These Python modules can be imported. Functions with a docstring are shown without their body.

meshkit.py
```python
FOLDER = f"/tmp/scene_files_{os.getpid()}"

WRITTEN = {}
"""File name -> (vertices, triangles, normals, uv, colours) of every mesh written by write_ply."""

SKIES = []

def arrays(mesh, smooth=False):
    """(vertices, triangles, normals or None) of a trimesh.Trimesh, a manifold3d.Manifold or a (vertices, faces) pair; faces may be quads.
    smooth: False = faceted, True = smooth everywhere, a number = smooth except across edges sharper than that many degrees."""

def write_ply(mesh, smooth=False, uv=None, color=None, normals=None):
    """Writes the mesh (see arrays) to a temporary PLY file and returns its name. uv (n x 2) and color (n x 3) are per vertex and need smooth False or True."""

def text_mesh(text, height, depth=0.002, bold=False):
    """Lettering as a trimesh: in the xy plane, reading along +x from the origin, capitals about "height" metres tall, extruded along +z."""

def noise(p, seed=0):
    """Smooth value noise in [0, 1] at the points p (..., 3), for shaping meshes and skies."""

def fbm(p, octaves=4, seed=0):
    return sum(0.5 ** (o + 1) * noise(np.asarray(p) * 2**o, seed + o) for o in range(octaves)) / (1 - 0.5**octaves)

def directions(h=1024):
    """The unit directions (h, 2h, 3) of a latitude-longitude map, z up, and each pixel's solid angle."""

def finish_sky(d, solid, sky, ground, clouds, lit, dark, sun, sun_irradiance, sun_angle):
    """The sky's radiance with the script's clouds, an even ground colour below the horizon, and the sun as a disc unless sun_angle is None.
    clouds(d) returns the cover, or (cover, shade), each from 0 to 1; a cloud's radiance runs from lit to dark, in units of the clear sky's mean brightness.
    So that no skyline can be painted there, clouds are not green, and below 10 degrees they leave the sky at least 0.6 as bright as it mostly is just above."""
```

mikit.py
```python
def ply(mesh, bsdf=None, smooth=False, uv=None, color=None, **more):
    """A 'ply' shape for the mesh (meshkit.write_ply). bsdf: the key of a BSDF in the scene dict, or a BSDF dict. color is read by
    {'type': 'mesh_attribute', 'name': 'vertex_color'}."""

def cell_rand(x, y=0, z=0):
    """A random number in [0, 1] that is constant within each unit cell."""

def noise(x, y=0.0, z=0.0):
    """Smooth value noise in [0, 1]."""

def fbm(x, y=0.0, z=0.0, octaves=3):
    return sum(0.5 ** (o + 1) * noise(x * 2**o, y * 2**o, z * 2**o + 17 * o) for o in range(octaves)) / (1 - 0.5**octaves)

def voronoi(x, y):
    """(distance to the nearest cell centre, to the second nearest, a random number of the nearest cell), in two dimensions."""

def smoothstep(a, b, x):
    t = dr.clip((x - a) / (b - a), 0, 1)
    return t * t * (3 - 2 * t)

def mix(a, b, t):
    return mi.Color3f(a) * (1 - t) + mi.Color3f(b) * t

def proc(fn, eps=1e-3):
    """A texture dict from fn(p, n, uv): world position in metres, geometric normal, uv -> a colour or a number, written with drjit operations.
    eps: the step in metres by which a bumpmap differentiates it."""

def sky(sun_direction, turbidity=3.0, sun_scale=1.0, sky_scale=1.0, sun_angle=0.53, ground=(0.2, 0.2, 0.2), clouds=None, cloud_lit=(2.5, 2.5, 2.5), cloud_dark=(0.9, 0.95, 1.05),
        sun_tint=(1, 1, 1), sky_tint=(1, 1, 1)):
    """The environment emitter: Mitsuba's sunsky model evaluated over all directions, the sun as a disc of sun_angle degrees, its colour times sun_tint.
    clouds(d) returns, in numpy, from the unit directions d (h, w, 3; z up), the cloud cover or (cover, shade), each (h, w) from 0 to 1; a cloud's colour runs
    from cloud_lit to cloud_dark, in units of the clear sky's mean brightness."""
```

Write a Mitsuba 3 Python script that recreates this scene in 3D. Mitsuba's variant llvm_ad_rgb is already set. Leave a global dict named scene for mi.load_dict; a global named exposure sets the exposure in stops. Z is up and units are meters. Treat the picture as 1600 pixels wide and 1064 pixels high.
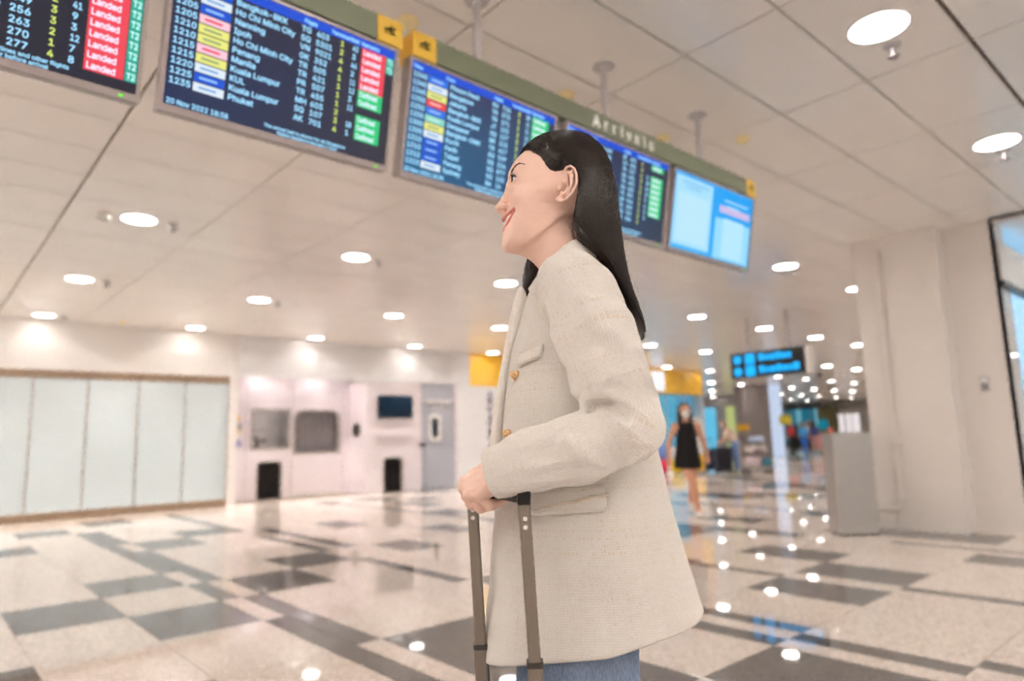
import math, numpy as np, trimesh, manifold3d, mitsuba as mi, drjit as dr, mikit, meshkit
from shapely.geometry import Polygon, box as sbox
T = mi.ScalarTransform4f
scene, labels, used = {}, {}, {}
rng = np.random.default_rng(7)

# ---------------------------------------------------------------- camera, light level, exposure
EYE = np.array([0.0, 0.0, 1.12])
FOCAL = 1057.66
_yaw, _pitch, _roll = -2.41237795 + np.pi, 0.145640901, -0.0273714967
_cy, _sy, _cp, _sp, _cr, _sr = np.cos(_yaw), np.sin(_yaw), np.cos(_pitch), np.sin(_pitch), np.cos(_roll), np.sin(_roll)
FWD = np.array([_sy*_cp, _cy*_cp, _sp]); _rt = np.array([_cy, -_sy, 0.0]); _up = np.cross(_rt, FWD)
RIGHT, UP = _rt*_cr + _up*_sr, _up*_cr - _rt*_sr
HF = np.array([_sy, _cy, 0.0])          # horizontal forward and right of the viewing direction
HR = _rt
scene['camera'] = {'type': 'thinlens', 'fov': math.degrees(2*math.atan(800/FOCAL)), 'fov_axis': 'x', 'near_clip': 0.05, 'far_clip': 200.0,
                   'aperture_radius': 0.0052, 'focus_distance': 1.20,
                   'to_world': T().look_at(origin=EYE.tolist(), target=(EYE+FWD).tolist(), up=UP.tolist())}
exposure = 1.46
GAIN = 2.0**exposure
LAMP = np.array([1.0, 0.94, 0.885])*24.0   # radiance of a downlight lens
AMB = None

def lin(r, g, b): return [float(((c/255+0.055)/1.055)**2.4 if c > 10 else c/255/12.92) for c in (r, g, b)]
def emis(r, g, b, k=1.0): return [float(c*k/GAIN) for c in lin(r, g, b)]

def ray(px, py): return FWD + RIGHT*(px-800)/FOCAL - UP*(py-532)/FOCAL
def at(px, py, d):
    r = ray(px, py); return EYE + r*d/(r @ HF)
def project(P):
    q = np.asarray(P, float)-EYE; c = q @ FWD
    return np.stack([800+FOCAL*(q @ RIGHT)/c, 532-FOCAL*(q @ UP)/c, c], -1)

# ---------------------------------------------------------------- materials
def rgb(c): return {'type': 'rgb', 'value': list(map(float, c))}
def princ(name, c, rough=0.5, metallic=0.0, spec=0.5, **kw):
    scene[name] = {'type': 'twosided', 'b': {'type': 'principled', 'base_color': c if isinstance(c, dict) else rgb(c), 'roughness': rough, 'metallic': metallic, 'specular': spec, **kw}}
def speck(base, var, sc):
    def fn(p, n, uv):
        a = mikit.noise(p.x*sc, p.y*sc, p.z*sc); b = mikit.noise(p.x*sc*2.7+9, p.y*sc*2.7, p.z*sc*2.7)
        t = mikit.smoothstep(0.25, 0.75, a*0.55+b*0.45); g = mikit.smoothstep(0.72, 0.8, b)
        return mikit.mix(base, var, t)*(1-0.18*g)
    return mikit.proc(fn)
princ('m_tile_cream', speck((0.64, 0.572, 0.525), (0.47, 0.405, 0.36), 80.0), 0.04, spec=0.75)
princ('m_tile_warm', speck((0.62, 0.55, 0.498), (0.45, 0.385, 0.335), 72.0), 0.04, spec=0.75)
princ('m_tile_dark', speck((0.115, 0.112, 0.108), (0.072, 0.07, 0.068), 120.0), 0.035, spec=0.75)
princ('m_joint', lin(150, 138, 126), 0.6)
princ('m_panel', (0.85, 0.80, 0.755), 0.22, spec=0.7)
princ('m_panel2', (0.838, 0.788, 0.742), 0.24, spec=0.7)
princ('m_ceiling_back', lin(96, 82, 70), 0.8)
princ('m_dark_gap', lin(20, 18, 17), 0.8)
princ('m_white_wall', (0.87, 0.84, 0.815), 0.45)
princ('m_white_gloss', (0.93, 0.925, 0.94), 0.15)
princ('m_booth', (0.84, 0.77, 0.80), 0.35)
princ('m_column', (0.70, 0.655, 0.62), 0.5)
princ('m_white_paint', (0.82, 0.80, 0.78), 0.35)
princ('m_steel', (0.62, 0.59, 0.56), 0.28, metallic=1.0)
princ('m_brushed', (0.46, 0.44, 0.42), 0.38, metallic=0.85)
princ('m_bronze', lin(150, 128, 108), 0.35, metallic=0.7)
princ('m_grey', lin(128, 122, 124), 0.5)
princ('m_grey_pole', lin(182, 178, 180), 0.4)
princ('m_black', (0.011, 0.011, 0.011), 0.35, spec=0.25)
princ('m_black_matt', (0.010, 0.009, 0.009), 0.7, spec=0.08)
princ('m_seam', lin(165, 158, 152), 0.5)
princ('m_frosted', lin(222, 236, 241), 0.12, spec=0.5)
princ('m_sign_green', lin(108, 116, 94), 0.5)
princ('m_sign_yellow', lin(232, 190, 70), 0.5)
princ('m_sign_white', (0.95, 0.95, 0.93), 0.5)
princ('m_bezel', lin(150, 140, 138), 0.35, metallic=0.4)
princ('m_door', lin(172, 174, 184), 0.4)
princ('m_orange', (1.0, 0.56, 0.035), 0.35)
princ('m_yellow_detector', lin(240, 222, 172), 0.5)
princ('m_window_dark', lin(10, 30, 46), 0.1, spec=0.2)
scene['m_clear'] = {'type': 'thindielectric', 'int_ior': 1.5}
scene['m_clear_coated'] = {'type': 'thindielectric', 'int_ior': 1.18}
scene['m_emit_base'] = {'type': 'twosided', 'b': {'type': 'diffuse', 'reflectance': rgb((0.02, 0.02, 0.02))}}

# ---------------------------------------------------------------- helpers
def sheet(x0, x1, y, z0, z1):
    return trimesh.Trimesh([[x0, y, z0], [x1, y, z0], [x1, y, z1], [x0, y, z1]], [[0, 1, 2], [0, 2, 3]], process=False)
def num(name):
    k = used.get(name, 0); used[name] = k+1
    return name if k == 0 else f'{name}_{k:03d}'
def put(key, mesh, bsdf, smooth=False, **kw):
    key = num(key); scene[key] = mikit.ply(mesh, bsdf, smooth=smooth, **kw); return key
def tag(key, label=None, cat=None, group=None, kind=None):
    d = labels.setdefault(key, {})
    for k, v in (('label', label), ('category', cat), ('group', group), ('kind', kind)):
        if v: d[k] = v
    return key
def thing(name, label, cat, group=None): return tag(num(name), label, cat, group)
def struct(name, mesh, bsdf, label=None, **kw):
    k = put(name, mesh, bsdf, **kw); return tag(k, label, kind='structure')
def bx(x0, x1, y0, y1, z0, z1):
    m = trimesh.creation.box((abs(x1-x0), abs(y1-y0), abs(z1-z0))); m.apply_translation(((x0+x1)/2, (y0+y1)/2, (z0+z1)/2)); return m
def rbx(x0, x1, y0, y1, z0, z1, r=0.005, n=8):
    lo, hi = np.minimum([x0, y0, z0], [x1, y1, z1]), np.maximum([x0, y0, z0], [x1, y1, z1]); r = min(r, *(hi-lo)/2.01)
    s = manifold3d.Manifold.sphere(r, n)
    return manifold3d.Manifold.batch_hull([s.translate([float(v) for v in np.where([i, j, k], hi-r, lo+r)]) for i in (0, 1) for j in (0, 1) for k in (0, 1)])
def tm(m):
    if hasattr(m, 'to_mesh'):
        q = m.to_mesh(); return trimesh.Trimesh(q.vert_properties[:, :3], q.tri_verts, process=False)
    return m
def cat(*ms): return trimesh.util.concatenate([tm(m) for m in ms])
def cyl(a, b, r, n=16):
    return trimesh.creation.cylinder(r, segment=[np.asarray(a, float), np.asarray(b, float)], sections=n)
def lathe(profile, n=32, at_=(0, 0, 0)):
    m = trimesh.creation.revolve(np.array(profile, float), sections=n); m.apply_translation(at_); return m
def tube(pts, radii, n=10, caps=True):
    p = np.asarray(pts, float); r = np.broadcast_to(radii, (len(p),)).astype(float)
    t = np.gradient(p, axis=0); t /= np.linalg.norm(t, axis=1, keepdims=True)+1e-12
    ref = np.array([0, 0, 1.0]) if abs(t[0, 2]) < 0.9 else np.array([1.0, 0, 0])
    a = np.cross(t[0], ref); a /= np.linalg.norm(a); A = [a]
    for i in range(1, len(p)):
        a = A[-1]-t[i]*(A[-1] @ t[i]); A.append(a/np.linalg.norm(a))
    A = np.array(A); B = np.cross(t, A); ang = np.arange(n)*2*np.pi/n
    v = p[:, None]+r[:, None, None]*(np.cos(ang)[None, :, None]*A[:, None]+np.sin(ang)[None, :, None]*B[:, None])
    v = v.reshape(-1, 3); f = []
    for i in range(len(p)-1):
        for j in range(n):
            a0, b0, c0, d0 = i*n+j, i*n+(j+1) % n, (i+1)*n+(j+1) % n, (i+1)*n+j
            f += [[a0, b0, c0], [a0, c0, d0]]
    if caps:
        v = np.vstack([v, p[:1], p[-1:]]); q = len(v)
        for j in range(n):
            f += [[q-2, (j+1) % n, j], [q-1, (len(p)-1)*n+j, (len(p)-1)*n+(j+1) % n]]
    return trimesh.Trimesh(v, np.array(f), process=False)
def extr(poly, depth, origin, ux, uy):
    """Extrude a 2-D polygon: its x along ux, its y along uy, its thickness along ux x uy, from the origin."""
    m = trimesh.creation.extrude_polygon(poly if hasattr(poly, 'exterior') else Polygon(poly), depth, engine='earcut')
    ux, uy = np.asarray(ux, float), np.asarray(uy, float); M = np.eye(4); M[:3, 0], M[:3, 1], M[:3, 2], M[:3, 3] = ux, uy, np.cross(ux, uy), origin
    m.apply_transform(M); return m
def rrect(x0, y0, x1, y1, r): return sbox(x0+r, y0+r, x1-r, y1-r).buffer(r, quad_segs=6)
def slab(x0, x1, y0, y1, zf, depth, bev, up):
    """A tile: face at zf (looking up or down), bevelled rim, open at the hidden back. 18 triangles."""
    s = 1 if up else -1
    c = lambda b, z: [[x0+b, y0+b, z], [x1-b, y0+b, z], [x1-b, y1-b, z], [x0+b, y1-b, z]]
    v = np.array(c(bev, zf)+c(0, zf-s*bev)+c(0, zf-s*depth)); f = [[0, 1, 2], [0, 2, 3]]
    for k in (0, 4):
        for j in range(4):
            a, b = k+j, k+(j+1) % 4; f += [[a, a+4, b+4], [a, b+4, b]]
    f = np.array(f); return trimesh.Trimesh(v, f if up else f[:, ::-1], process=False)
def in_view(pts, margin=30):
    q = project(np.asarray(pts)); ok = q[:, 2] > 0.3
    if not ok.any(): return False
    q = q[ok]
    return q[:, 0].max() > -margin and q[:, 0].min() < 1600+margin and q[:, 1].max() > -margin and q[:, 1].min() < 1064+margin

# ================================================================ THE HALL
CZ = 3.38                 # ceiling height
WY = 13.84                # plane of the wall on the left
X0, X1, Y0, Y1 = -2.6, 54.0, -3.3, 30.0

# ---- floor
FL = struct('floor', bx(X0, X1, Y0, Y1, -0.2, -0.004), 'm_joint')
xfar = [-4.9, -4.3, -3.7, -3.08, -2.46, -2.3, -2.14, -1.52, -0.9, -0.6, 0, .6, 1.222, 1.835, 1.99, 2.15, 2.78, 3.40, 3.545, 3.70, 3.86, 4.0, 4.47, 4.93, 5.2, 5.63, 6.1, 6.25, 6.4, 6.9, 7.4, 7.55, 8.1, 8.6, 9.1, 9.6, 9.75, 9.9, 10.4, 10.9, 11.4, 11.55, 11.7, 12.2, 12.7, 13.2, 13.8, 14.0, 14.2, 14.8, 15.4, 16, 16.2, 16.4, 17, 17.6, 18.2, 18.8, 19, 19.2, 19.8, 20.4, 21, 21.6]
xnear = [-4.9, -4.3, -3.7, -3.08, -2.46, -2.3, -2.14, -1.52, -0.9, -0.6, 0, .6, 1.222, 1.835, 1.99, 2.15, 2.86, 3.54, 3.70, 3.86, 4.0, 4.69, 5.22, 5.33, 5.46, 6.03, 6.58, 6.76, 7.24, 7.45, 7.55, 7.9, 8.6, 9.2, 9.8, 10.4, 11, 11.6, 12.2, 12.8, 13.4, 14.2, 15, 15.8, 16.6, 17.4, 18.2, 19, 19.8, 20.6, 21.6]
yb = [-6.9, -6.1, -5.5, -4.67, -3.85, -3.02, -2.2, -1.38, -.56, .27, 1.1, 1.94, 2.76, 3.62, 4.56, 5.37, 6.2, 6.95, 7.78, 8.62, 9.45, 10.2, 11.2, 12.0, 12.9, 13.8]
DARK = [(.6, 1.222, 5.37, 6.2), (1.222, 1.835, 6.2, 6.95), (1.222, 1.835, 4.56, 5.37), (2.15, 2.78, 8.62, 9.45), (2.78, 3.40, 9.45, 10.2), (2.15, 2.78, 5.37, 6.2), (1.835, 1.99, 5.37, 6.2),
        (.6, 1.222, 9.45, 10.2), (1.222, 1.835, 11.2, 12.0), (0, .6, 3.62, 4.56), (.6, 1.222, 2.76, 3.62), (1.835, 1.99, 6.95, 11.2), (1.99, 2.15, 6.2, 8.62), (1.99, 2.15, 9.45, 11.2), (2.15, 2.78, 12.0, 12.9),
        (3.40, 3.545, 9.45, 12.9), (1.99, 2.15, 3.62, 5.37), (1.835, 1.99, 2.76, 4.56), (2.15, 2.86, 1.94, 3.62), (3.40, 3.545, 4.56, 6.2), (3.40, 3.545, 6.95, 8.62), (3.70, 3.86, 6.95, 9.45), (2.78, 3.40, 6.2, 6.95),
        (4.0, 4.47, 6.2, 6.95), (4.47, 4.93, 8.62, 9.45), (5.2, 5.63, 6.95, 7.78), (2.86, 3.54, 1.1, 1.94), (4.69, 5.22, 1.94, 2.76), (5.46, 6.03, 1.94, 2.76), (6.03, 6.58, 2.76, 3.62), (6.76, 7.24, 1.1, 1.94),
        (5.33, 5.46, 1.1, 1.94), (3.86, 4.0, .27, 1.1), (3.70, 3.86, 1.1, 1.94), (3.86, 4.0, 1.94, 2.76), (3.54, 3.70, 1.94, 2.76), (5.22, 5.33, 2.76, 3.62), (7.45, 7.55, 1.1, 2.76), (7.9, 8.6, 1.94, 3.62), (7.4, 7.55, 3.62, 4.56)]
KNOWN = lambda x, y: (0 < x < 5.7 and 4.5 < y) or (2.0 < x < 8.7 and 0 < y < 3.7) or (0 < x < 3.5 and 2.7 < y)
def is_dark(x0, x1, y0, y1):
    cx, cy = (x0+x1)/2, (y0+y1)/2
    if any(a-.01 < cx < b+.01 and c-.01 < cy < d+.01 for a, b, c, d in DARK): return True
    if KNOWN(cx, cy): return False
    h = math.sin(cx*12.9898+cy*78.233)*43758.5453; h -= math.floor(h)
    return h < (0.55 if x1-x0 < 0.25 else 0.26)
cells = []
for j in range(len(yb)-1):
    xs = xfar if yb[j] > 4.5 else xnear
    for i in range(len(xs)-1): cells.append((xs[i], xs[i+1], yb[j], yb[j+1], is_dark(xs[i], xs[i+1], yb[j], yb[j+1])))
for a in np.arange(21.6, 53.9, 0.8):
    for b in np.arange(-6.9, 29.9, 0.9): cells.append((a, min(a+.8, 53.95), b, min(b+.9, 29.95), is_dark(a, a+.8, b, b+.9)))
def tile_key(c):
    m = [(c[0]+c[1])/2, (c[2]+c[3])/2, 0.0]
    v = in_view([[c[0], c[2], 0], [c[1], c[2], 0], [c[1], c[3], 0], [c[0], c[3], 0], m])
    d = np.linalg.norm(np.array(m)-EYE)
    return (0 if v else 1, d*d/math.sqrt((c[1]-c[0])*(c[3]-c[2])))
cells.sort(key=tile_key)
rest = {'m_tile_cream': [], 'm_tile_dark': []}
for n, c in enumerate(cells):
    g = 0.0022
    m = slab(c[0]+g, c[1]-g, c[2]+g, c[3]-g, 0.0, 0.006, 0.0006, True)
    mat = 'm_tile_dark' if c[4] else ('m_tile_warm' if (n*7) % 3 == 0 else 'm_tile_cream')
    if n < 300 and tile_key(c)[0] == 0: put('floor__tile', m, mat)
    else: rest['m_tile_dark' if c[4] else 'm_tile_cream'].append(m)
tag(put('floor__tile_field', cat(*rest['m_tile_cream']), 'm_tile_cream'), 'cream granite tiles farther off', kind='stuff')
tag(put('floor__tile_field', cat(*rest['m_tile_dark']), 'm_tile_dark'), 'dark granite tiles farther off', kind='stuff')

# ---- ceiling
CL = struct('ceiling', bx(X0, X1, Y0, Y1, CZ+0.035, CZ+0.2), 'm_ceiling_back')
xe = [0.965+1.187*k for k in range(-5, 45)]
ye = [.93, 1.517, 2.10, 2.685, 3.29, 3.895, 4.50, 5.10, 5.69, 6.29, 6.89, 7.49, 8.09] + [8.09+.6*k for k in range(1, 37)]
ye = [.93-.6*k for k in range(13, 0, -1)] + ye
pan = []
for i in range(len(xe)-1):
    for j in range(len(ye)-1):
        a, b, c, d = xe[i], xe[i+1], ye[j], ye[j+1]
        if c > 13.6 and a < 21: continue
        gx0, gx1, gy0, gy1 = .006, .006, .0065, .0065
        if abs(a-.965) < .01: gx0 = .009
        if abs(b-.965) < .01: gx1 = .009
        if abs(c-.93) < .01 or abs(c-8.09) < .01: gy0 = .014
        if abs(d-.93) < .01 or abs(d-8.09) < .01: gy1 = .014
        if d > WY and a < 21.6: d = WY
        pan.append((a+gx0, b-gx1, c+gy0, d-gy1))
def pan_key(c):
    pts = [[c[0], c[2], CZ], [c[1], c[2], CZ], [c[1], c[3], CZ], [c[0], c[3], CZ]]
    return (0 if in_view(pts) else 1, np.linalg.norm(np.mean(pts, 0)-EYE))
pan.sort(key=pan_key); far = []
for n, c in enumerate(pan):
    m = slab(*c, CZ, 0.033, 0.002, False)
    if n < 290 and pan_key(c)[0] == 0: put('ceiling__panel', m, 'm_panel' if (n*5) % 3 else 'm_panel2')
    else: far.append(m)
tag(put('ceiling__panel_field', cat(*far), 'm_panel'), 'ceiling panels farther off', kind='stuff')
put('ceiling__joint_strip', bx(X0, 21.6, 8.076, 8.104, CZ+.012, CZ+.033), 'm_seam')

# ---- walls that close the hall behind the camera and far away
struct('wall_back', bx(X0-.2, X0, Y0, WY, 0, CZ), 'm_white_wall')
struct('wall_side', bx(X0, X1, Y0-.2, Y0, 0, CZ), 'm_white_wall')
struct('wall_far', bx(X1, X1+.2, Y0, Y1, 0, CZ), 'm_column')
struct('wall_hall', bx(21.6, X1, Y1, Y1+.2, 0, CZ), 'm_white_wall')

# ---- wall on the left: white fascia over frosted glass panels
WL = struct('wall_left', cat(bx(X0, 4.765, WY, WY+.15, 2.50, CZ+.03), bx(4.765, 4.93, WY-.03, WY+.15, 0, CZ+.03)), 'm_white_wall')
struct('trim_1', bx(X0, 4.765, WY-.012, WY+.02, 2.495, 2.51), 'm_bronze')
for i in range(12):                                     # glass panels, right to left
    x1 = 4.757-0.803*i; x0 = x1-0.795
    if x0 < X0: break
    g = thing('glass_panel', ['rightmost frosted glass panel beside the white jamb', 'frosted glass panel second from the white jamb', 'frosted glass panel third from the white jamb', 'frosted glass panel fourth from the white jamb', 'frosted glass panel at the left edge of the photo'][min(i, 4)] if i < 5 else f'frosted glass panel beyond the left edge, {"sixth seventh eighth ninth tenth eleventh twelfth".split()[i-5]} from the white jamb', 'glass panel', 'frosted glass panels in the left wall')
    put(g+'__pane', rbx(x0, x1, WY+.01, WY+.022, .12, 2.40, .003), 'm_frosted')
    put(g+'__head_rail', rbx(x0, x1, WY-.008, WY+.035, 2.385, 2.495, .004), 'm_bronze')
    put(g+'__kick_rail', rbx(x0, x1, WY-.008, WY+.035, .004, .125, .004), 'm_bronze')
    put(g+'__edge_strip', rbx(x1-.018, x1-.004, WY+.002, WY+.024, .12, 2.40, .002), 'm_seam')
struct('wall_closet', bx(X0, 4.765, WY+.04, WY+.12, 0, 2.5), 'm_white_wall')

# white glossy fascia over the counters, orange fascia after it
put('wall_left__fascia', rbx(4.935, 10.845, WY-.02, WY+.12, 2.545, CZ, .006), 'm_white_gloss')
of = thing('orange_fascia', 'long orange yellow fascia above the shop front with a white lit square sign', 'shop fascia')
put(of+'__panel', rbx(10.85, 21.62, WY-.02, WY+.12, 2.545, CZ-.002, .01), 'm_orange')
sg = put(of+'__square_sign', rbx(18.55, 19.25, WY-.07, WY-.021, 2.62, 3.28, .03), 'm_emit_base')
scene[sg]['emitter'] = {'type': 'area', 'radiance': rgb(emis(236, 240, 252, 1.1)), 'sampling_weight': 0.1}
tag(sg, 'pale lit square sign')

# ---- counters: back booth (recessed) and front booth
BY = 14.60
arch = lambda x0, x1, z0, z1, r: Polygon([(x0, z0), (x1, z0)] + [(x1-r+r*math.cos(t), z1-r+r*math.sin(t)) for t in np.linspace(0, np.pi/2, 9)] + [(x0+r+r*math.cos(t), z1-r+r*math.sin(t)) for t in np.linspace(np.pi/2, np.pi, 9)])
EX, EZ = (1, 0, 0), (0, 0, 1)       # extrusion runs toward -y
bw = sbox(4.93, 0, 7.80, CZ).difference(sbox(5.53, 1.09, 6.35, 1.90)).difference(arch(6.48, 7.55, .97, 1.88, .2)).difference(arch(5.67, 6.17, .0, .78, .1))
BO = struct('wall_booth', extr(bw, .10, (0, BY+.10, 0), EX, EZ), 'm_booth')
put(BO+'__side', bx(4.80, 4.93, WY+.12, BY+.1, 0, CZ), 'm_booth')
struct('ceiling_booth', bx(4.93, 7.8, WY+.12, BY+.1, 2.76, 2.80), 'm_booth')
for i, x in enumerate((5.40, 6.42, 7.65)): put(BO+'__joint', bx(x, x+.008, BY-.003, BY+.002, .05, 2.45), 'm_seam')
put(BO+'__picture_rail', rbx(4.95, 7.78, BY-.012, BY+.004, 2.28, 2.30, .003), 'm_booth')
put(BO+'__plinth', rbx(6.55, 7.5, BY-.06, BY+.02, .0, .07, .006), 'm_column')
w1 = struct('window_1', sheet(5.54, 6.34, BY+.05, 1.10, 1.89), 'm_clear')
put(w1+'__frame', extr(sbox(5.50, 1.06, 6.38, 1.93).difference(sbox(5.545, 1.105, 6.335, 1.885)), .03, (0, BY+.012, 0), EX, EZ), 'm_seam')
put(w1+'__transom', bx(5.54, 6.34, BY+.03, BY+.05, 1.46, 1.475), 'm_seam')
w2 = struct('window_2', trimesh.Trimesh(*(lambda q: (np.array([[x, BY+.08, z] for x, z in q]), np.array([[0, k, k+1] for k in range(1, len(q)-1)])))(list(arch(6.49, 7.54, .98, 1.87, .19).exterior.coords)[:-1]), process=False), 'm_clear')
put(w2+'__frame', extr(arch(6.44, 7.59, .93, 1.92, .23).difference(arch(6.49, 7.54, .98, 1.87, .19)), .02, (0, BY+.012, 0), EX, EZ), 'm_seam')
struct('wall_office', cat(bx(4.93, 6.42, BY+.75, BY+.8, 0, 2.6), bx(4.93, 7.8, BY+.1, BY+.8, -.01, .02), bx(4.93, 7.8, BY+.1, BY+.8, 2.55, 2.6)), 'm_white_wall')
cu = thing('curtain', 'grey pleated curtain drawn behind the round cornered counter window', 'curtain')
xx = np.linspace(6.40, 7.72, 110); yy = BY+.22+.025*np.sin(xx*40)+.01*np.sin(xx*17)
v = np.vstack([np.stack([xx, yy, xx*0+.6], 1), np.stack([xx, yy, xx*0+2.3], 1)]); k = len(xx)
put(cu+'__cloth', trimesh.Trimesh(v, np.array([[i, i+1, k+i+1] for i in range(k-1)]+[[i, k+i+1, k+i] for i in range(k-1)]), process=False), 'm_grey', smooth=True)
put(cu+'__rail', cyl((6.4, BY+.22, 2.31), (7.72, BY+.22, 2.31), .012), 'm_steel')
def hatch(name, x0, x1, z1, y, label):
    t = thing(name, label, 'hatch')
    put(t+'__flap', extr(arch(x0, x1, .015, z1, .09), .02, (0, y+.06, 0), EX, EZ), 'm_black_matt')
    put(t+'__frame', extr(arch(x0-.025, x1+.025, .0, z1+.025, .11).difference(arch(x0, x1, -.1, z1, .09)), .03, (0, y+.012, 0), EX, EZ), 'm_seam')
    return t
hatch('luggage_hatch', 5.67, 6.17, .78, BY, 'black arched luggage hatch under the pale square window')
ag = thing('desk_lamp', 'small black bent desk lamp silhouetted behind the pale square window', 'desk lamp')
put(ag+'__arm', tube([(5.68, BY+.2, 1.06), (5.74, BY+.2, 1.22), (5.66, BY+.2, 1.33)], .03), 'm_black')
put(ag+'__head', tube([(5.70, BY+.2, 1.235), (5.93, BY+.2, 1.25)], [.035, .02]), 'm_black')
put(ag+'__base', cyl((5.68, BY+.2, 1.03), (5.68, BY+.2, 1.06), .08), 'm_black')
sh = struct('trim_2', bx(5.5, 6.38, BY+.1, BY+.5, 1.0, 1.03), 'm_white_wall')
for (x, z, r, c, lab) in ((5.20, 1.73, .06, 'm_sign_yellow', 'small orange square sticker, topmost on the booth wall beside the jamb'), (5.25, 1.55, .06, 'm_seam', 'small mauve sticker below the orange one on the booth wall'), (5.22, 1.44, .06, 'm_sign_yellow', 'flat orange sticker strip on the booth wall'), (5.24, 1.20, .07, 'm_sticker_blue', 'round lilac sticker, lowest on the booth wall beside the jamb')):
    if 'm_sticker_blue' not in scene: princ('m_sticker_blue', lin(160, 158, 205), .4)
    p = sbox(x-r, z-r*(.35 if 'strip' in lab else 1), x+r, z+r*(.35 if 'strip' in lab else 1)) if 'round' not in lab else Polygon([(x+r*math.cos(t), z+r*math.sin(t)) for t in np.linspace(0, 2*np.pi, 25)[:-1]])
    tag(put('wall_sticker', extr(p, .003, (0, BY-.001, 0), EX, EZ), c), lab, 'sticker')

# front booth: a side wall, a front with a screen and a hatch
fb = sbox(7.80, 0, 9.25, 2.56).difference(arch(8.30, 8.78, 0, .77, .1))
FB = struct('wall_counter', cat(extr(fb, .08, (0, WY+.08, 0), EX, EZ), bx(7.80, 7.88, WY+.08, BY+.1, 0, 2.56), bx(9.17, 9.25, WY, BY+.1, 0, 2.56)), 'm_booth')
hatch('luggage_hatch', 8.30, 8.78, .77, WY, 'black arched luggage hatch below the dark wall screen')
tv = thing('wall_screen', 'dark switched off wall screen on the front booth above the luggage hatch', 'screen')
put(tv+'__housing', rbx(8.13, 9.06, WY-.055, WY-.002, 1.705, 2.225, .01), 'm_black')
put(tv+'__glass', rbx(8.145, 9.045, WY-.060, WY-.054, 1.725, 2.21, .002), 'm_window_dark')
put(FB+'__shelf', rbx(8.10, 9.1, WY-.05, WY+.01, 1.28, 1.36, .01), 'm_booth')
ov = thing('oval_window', 'small black oval window in the side of the front booth', 'window')
e = Polygon([(14.2+.16*math.cos(t), 1.44+.15*math.sin(t)) for t in np.linspace(0, 2*np.pi, 33)[:-1]])
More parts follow.
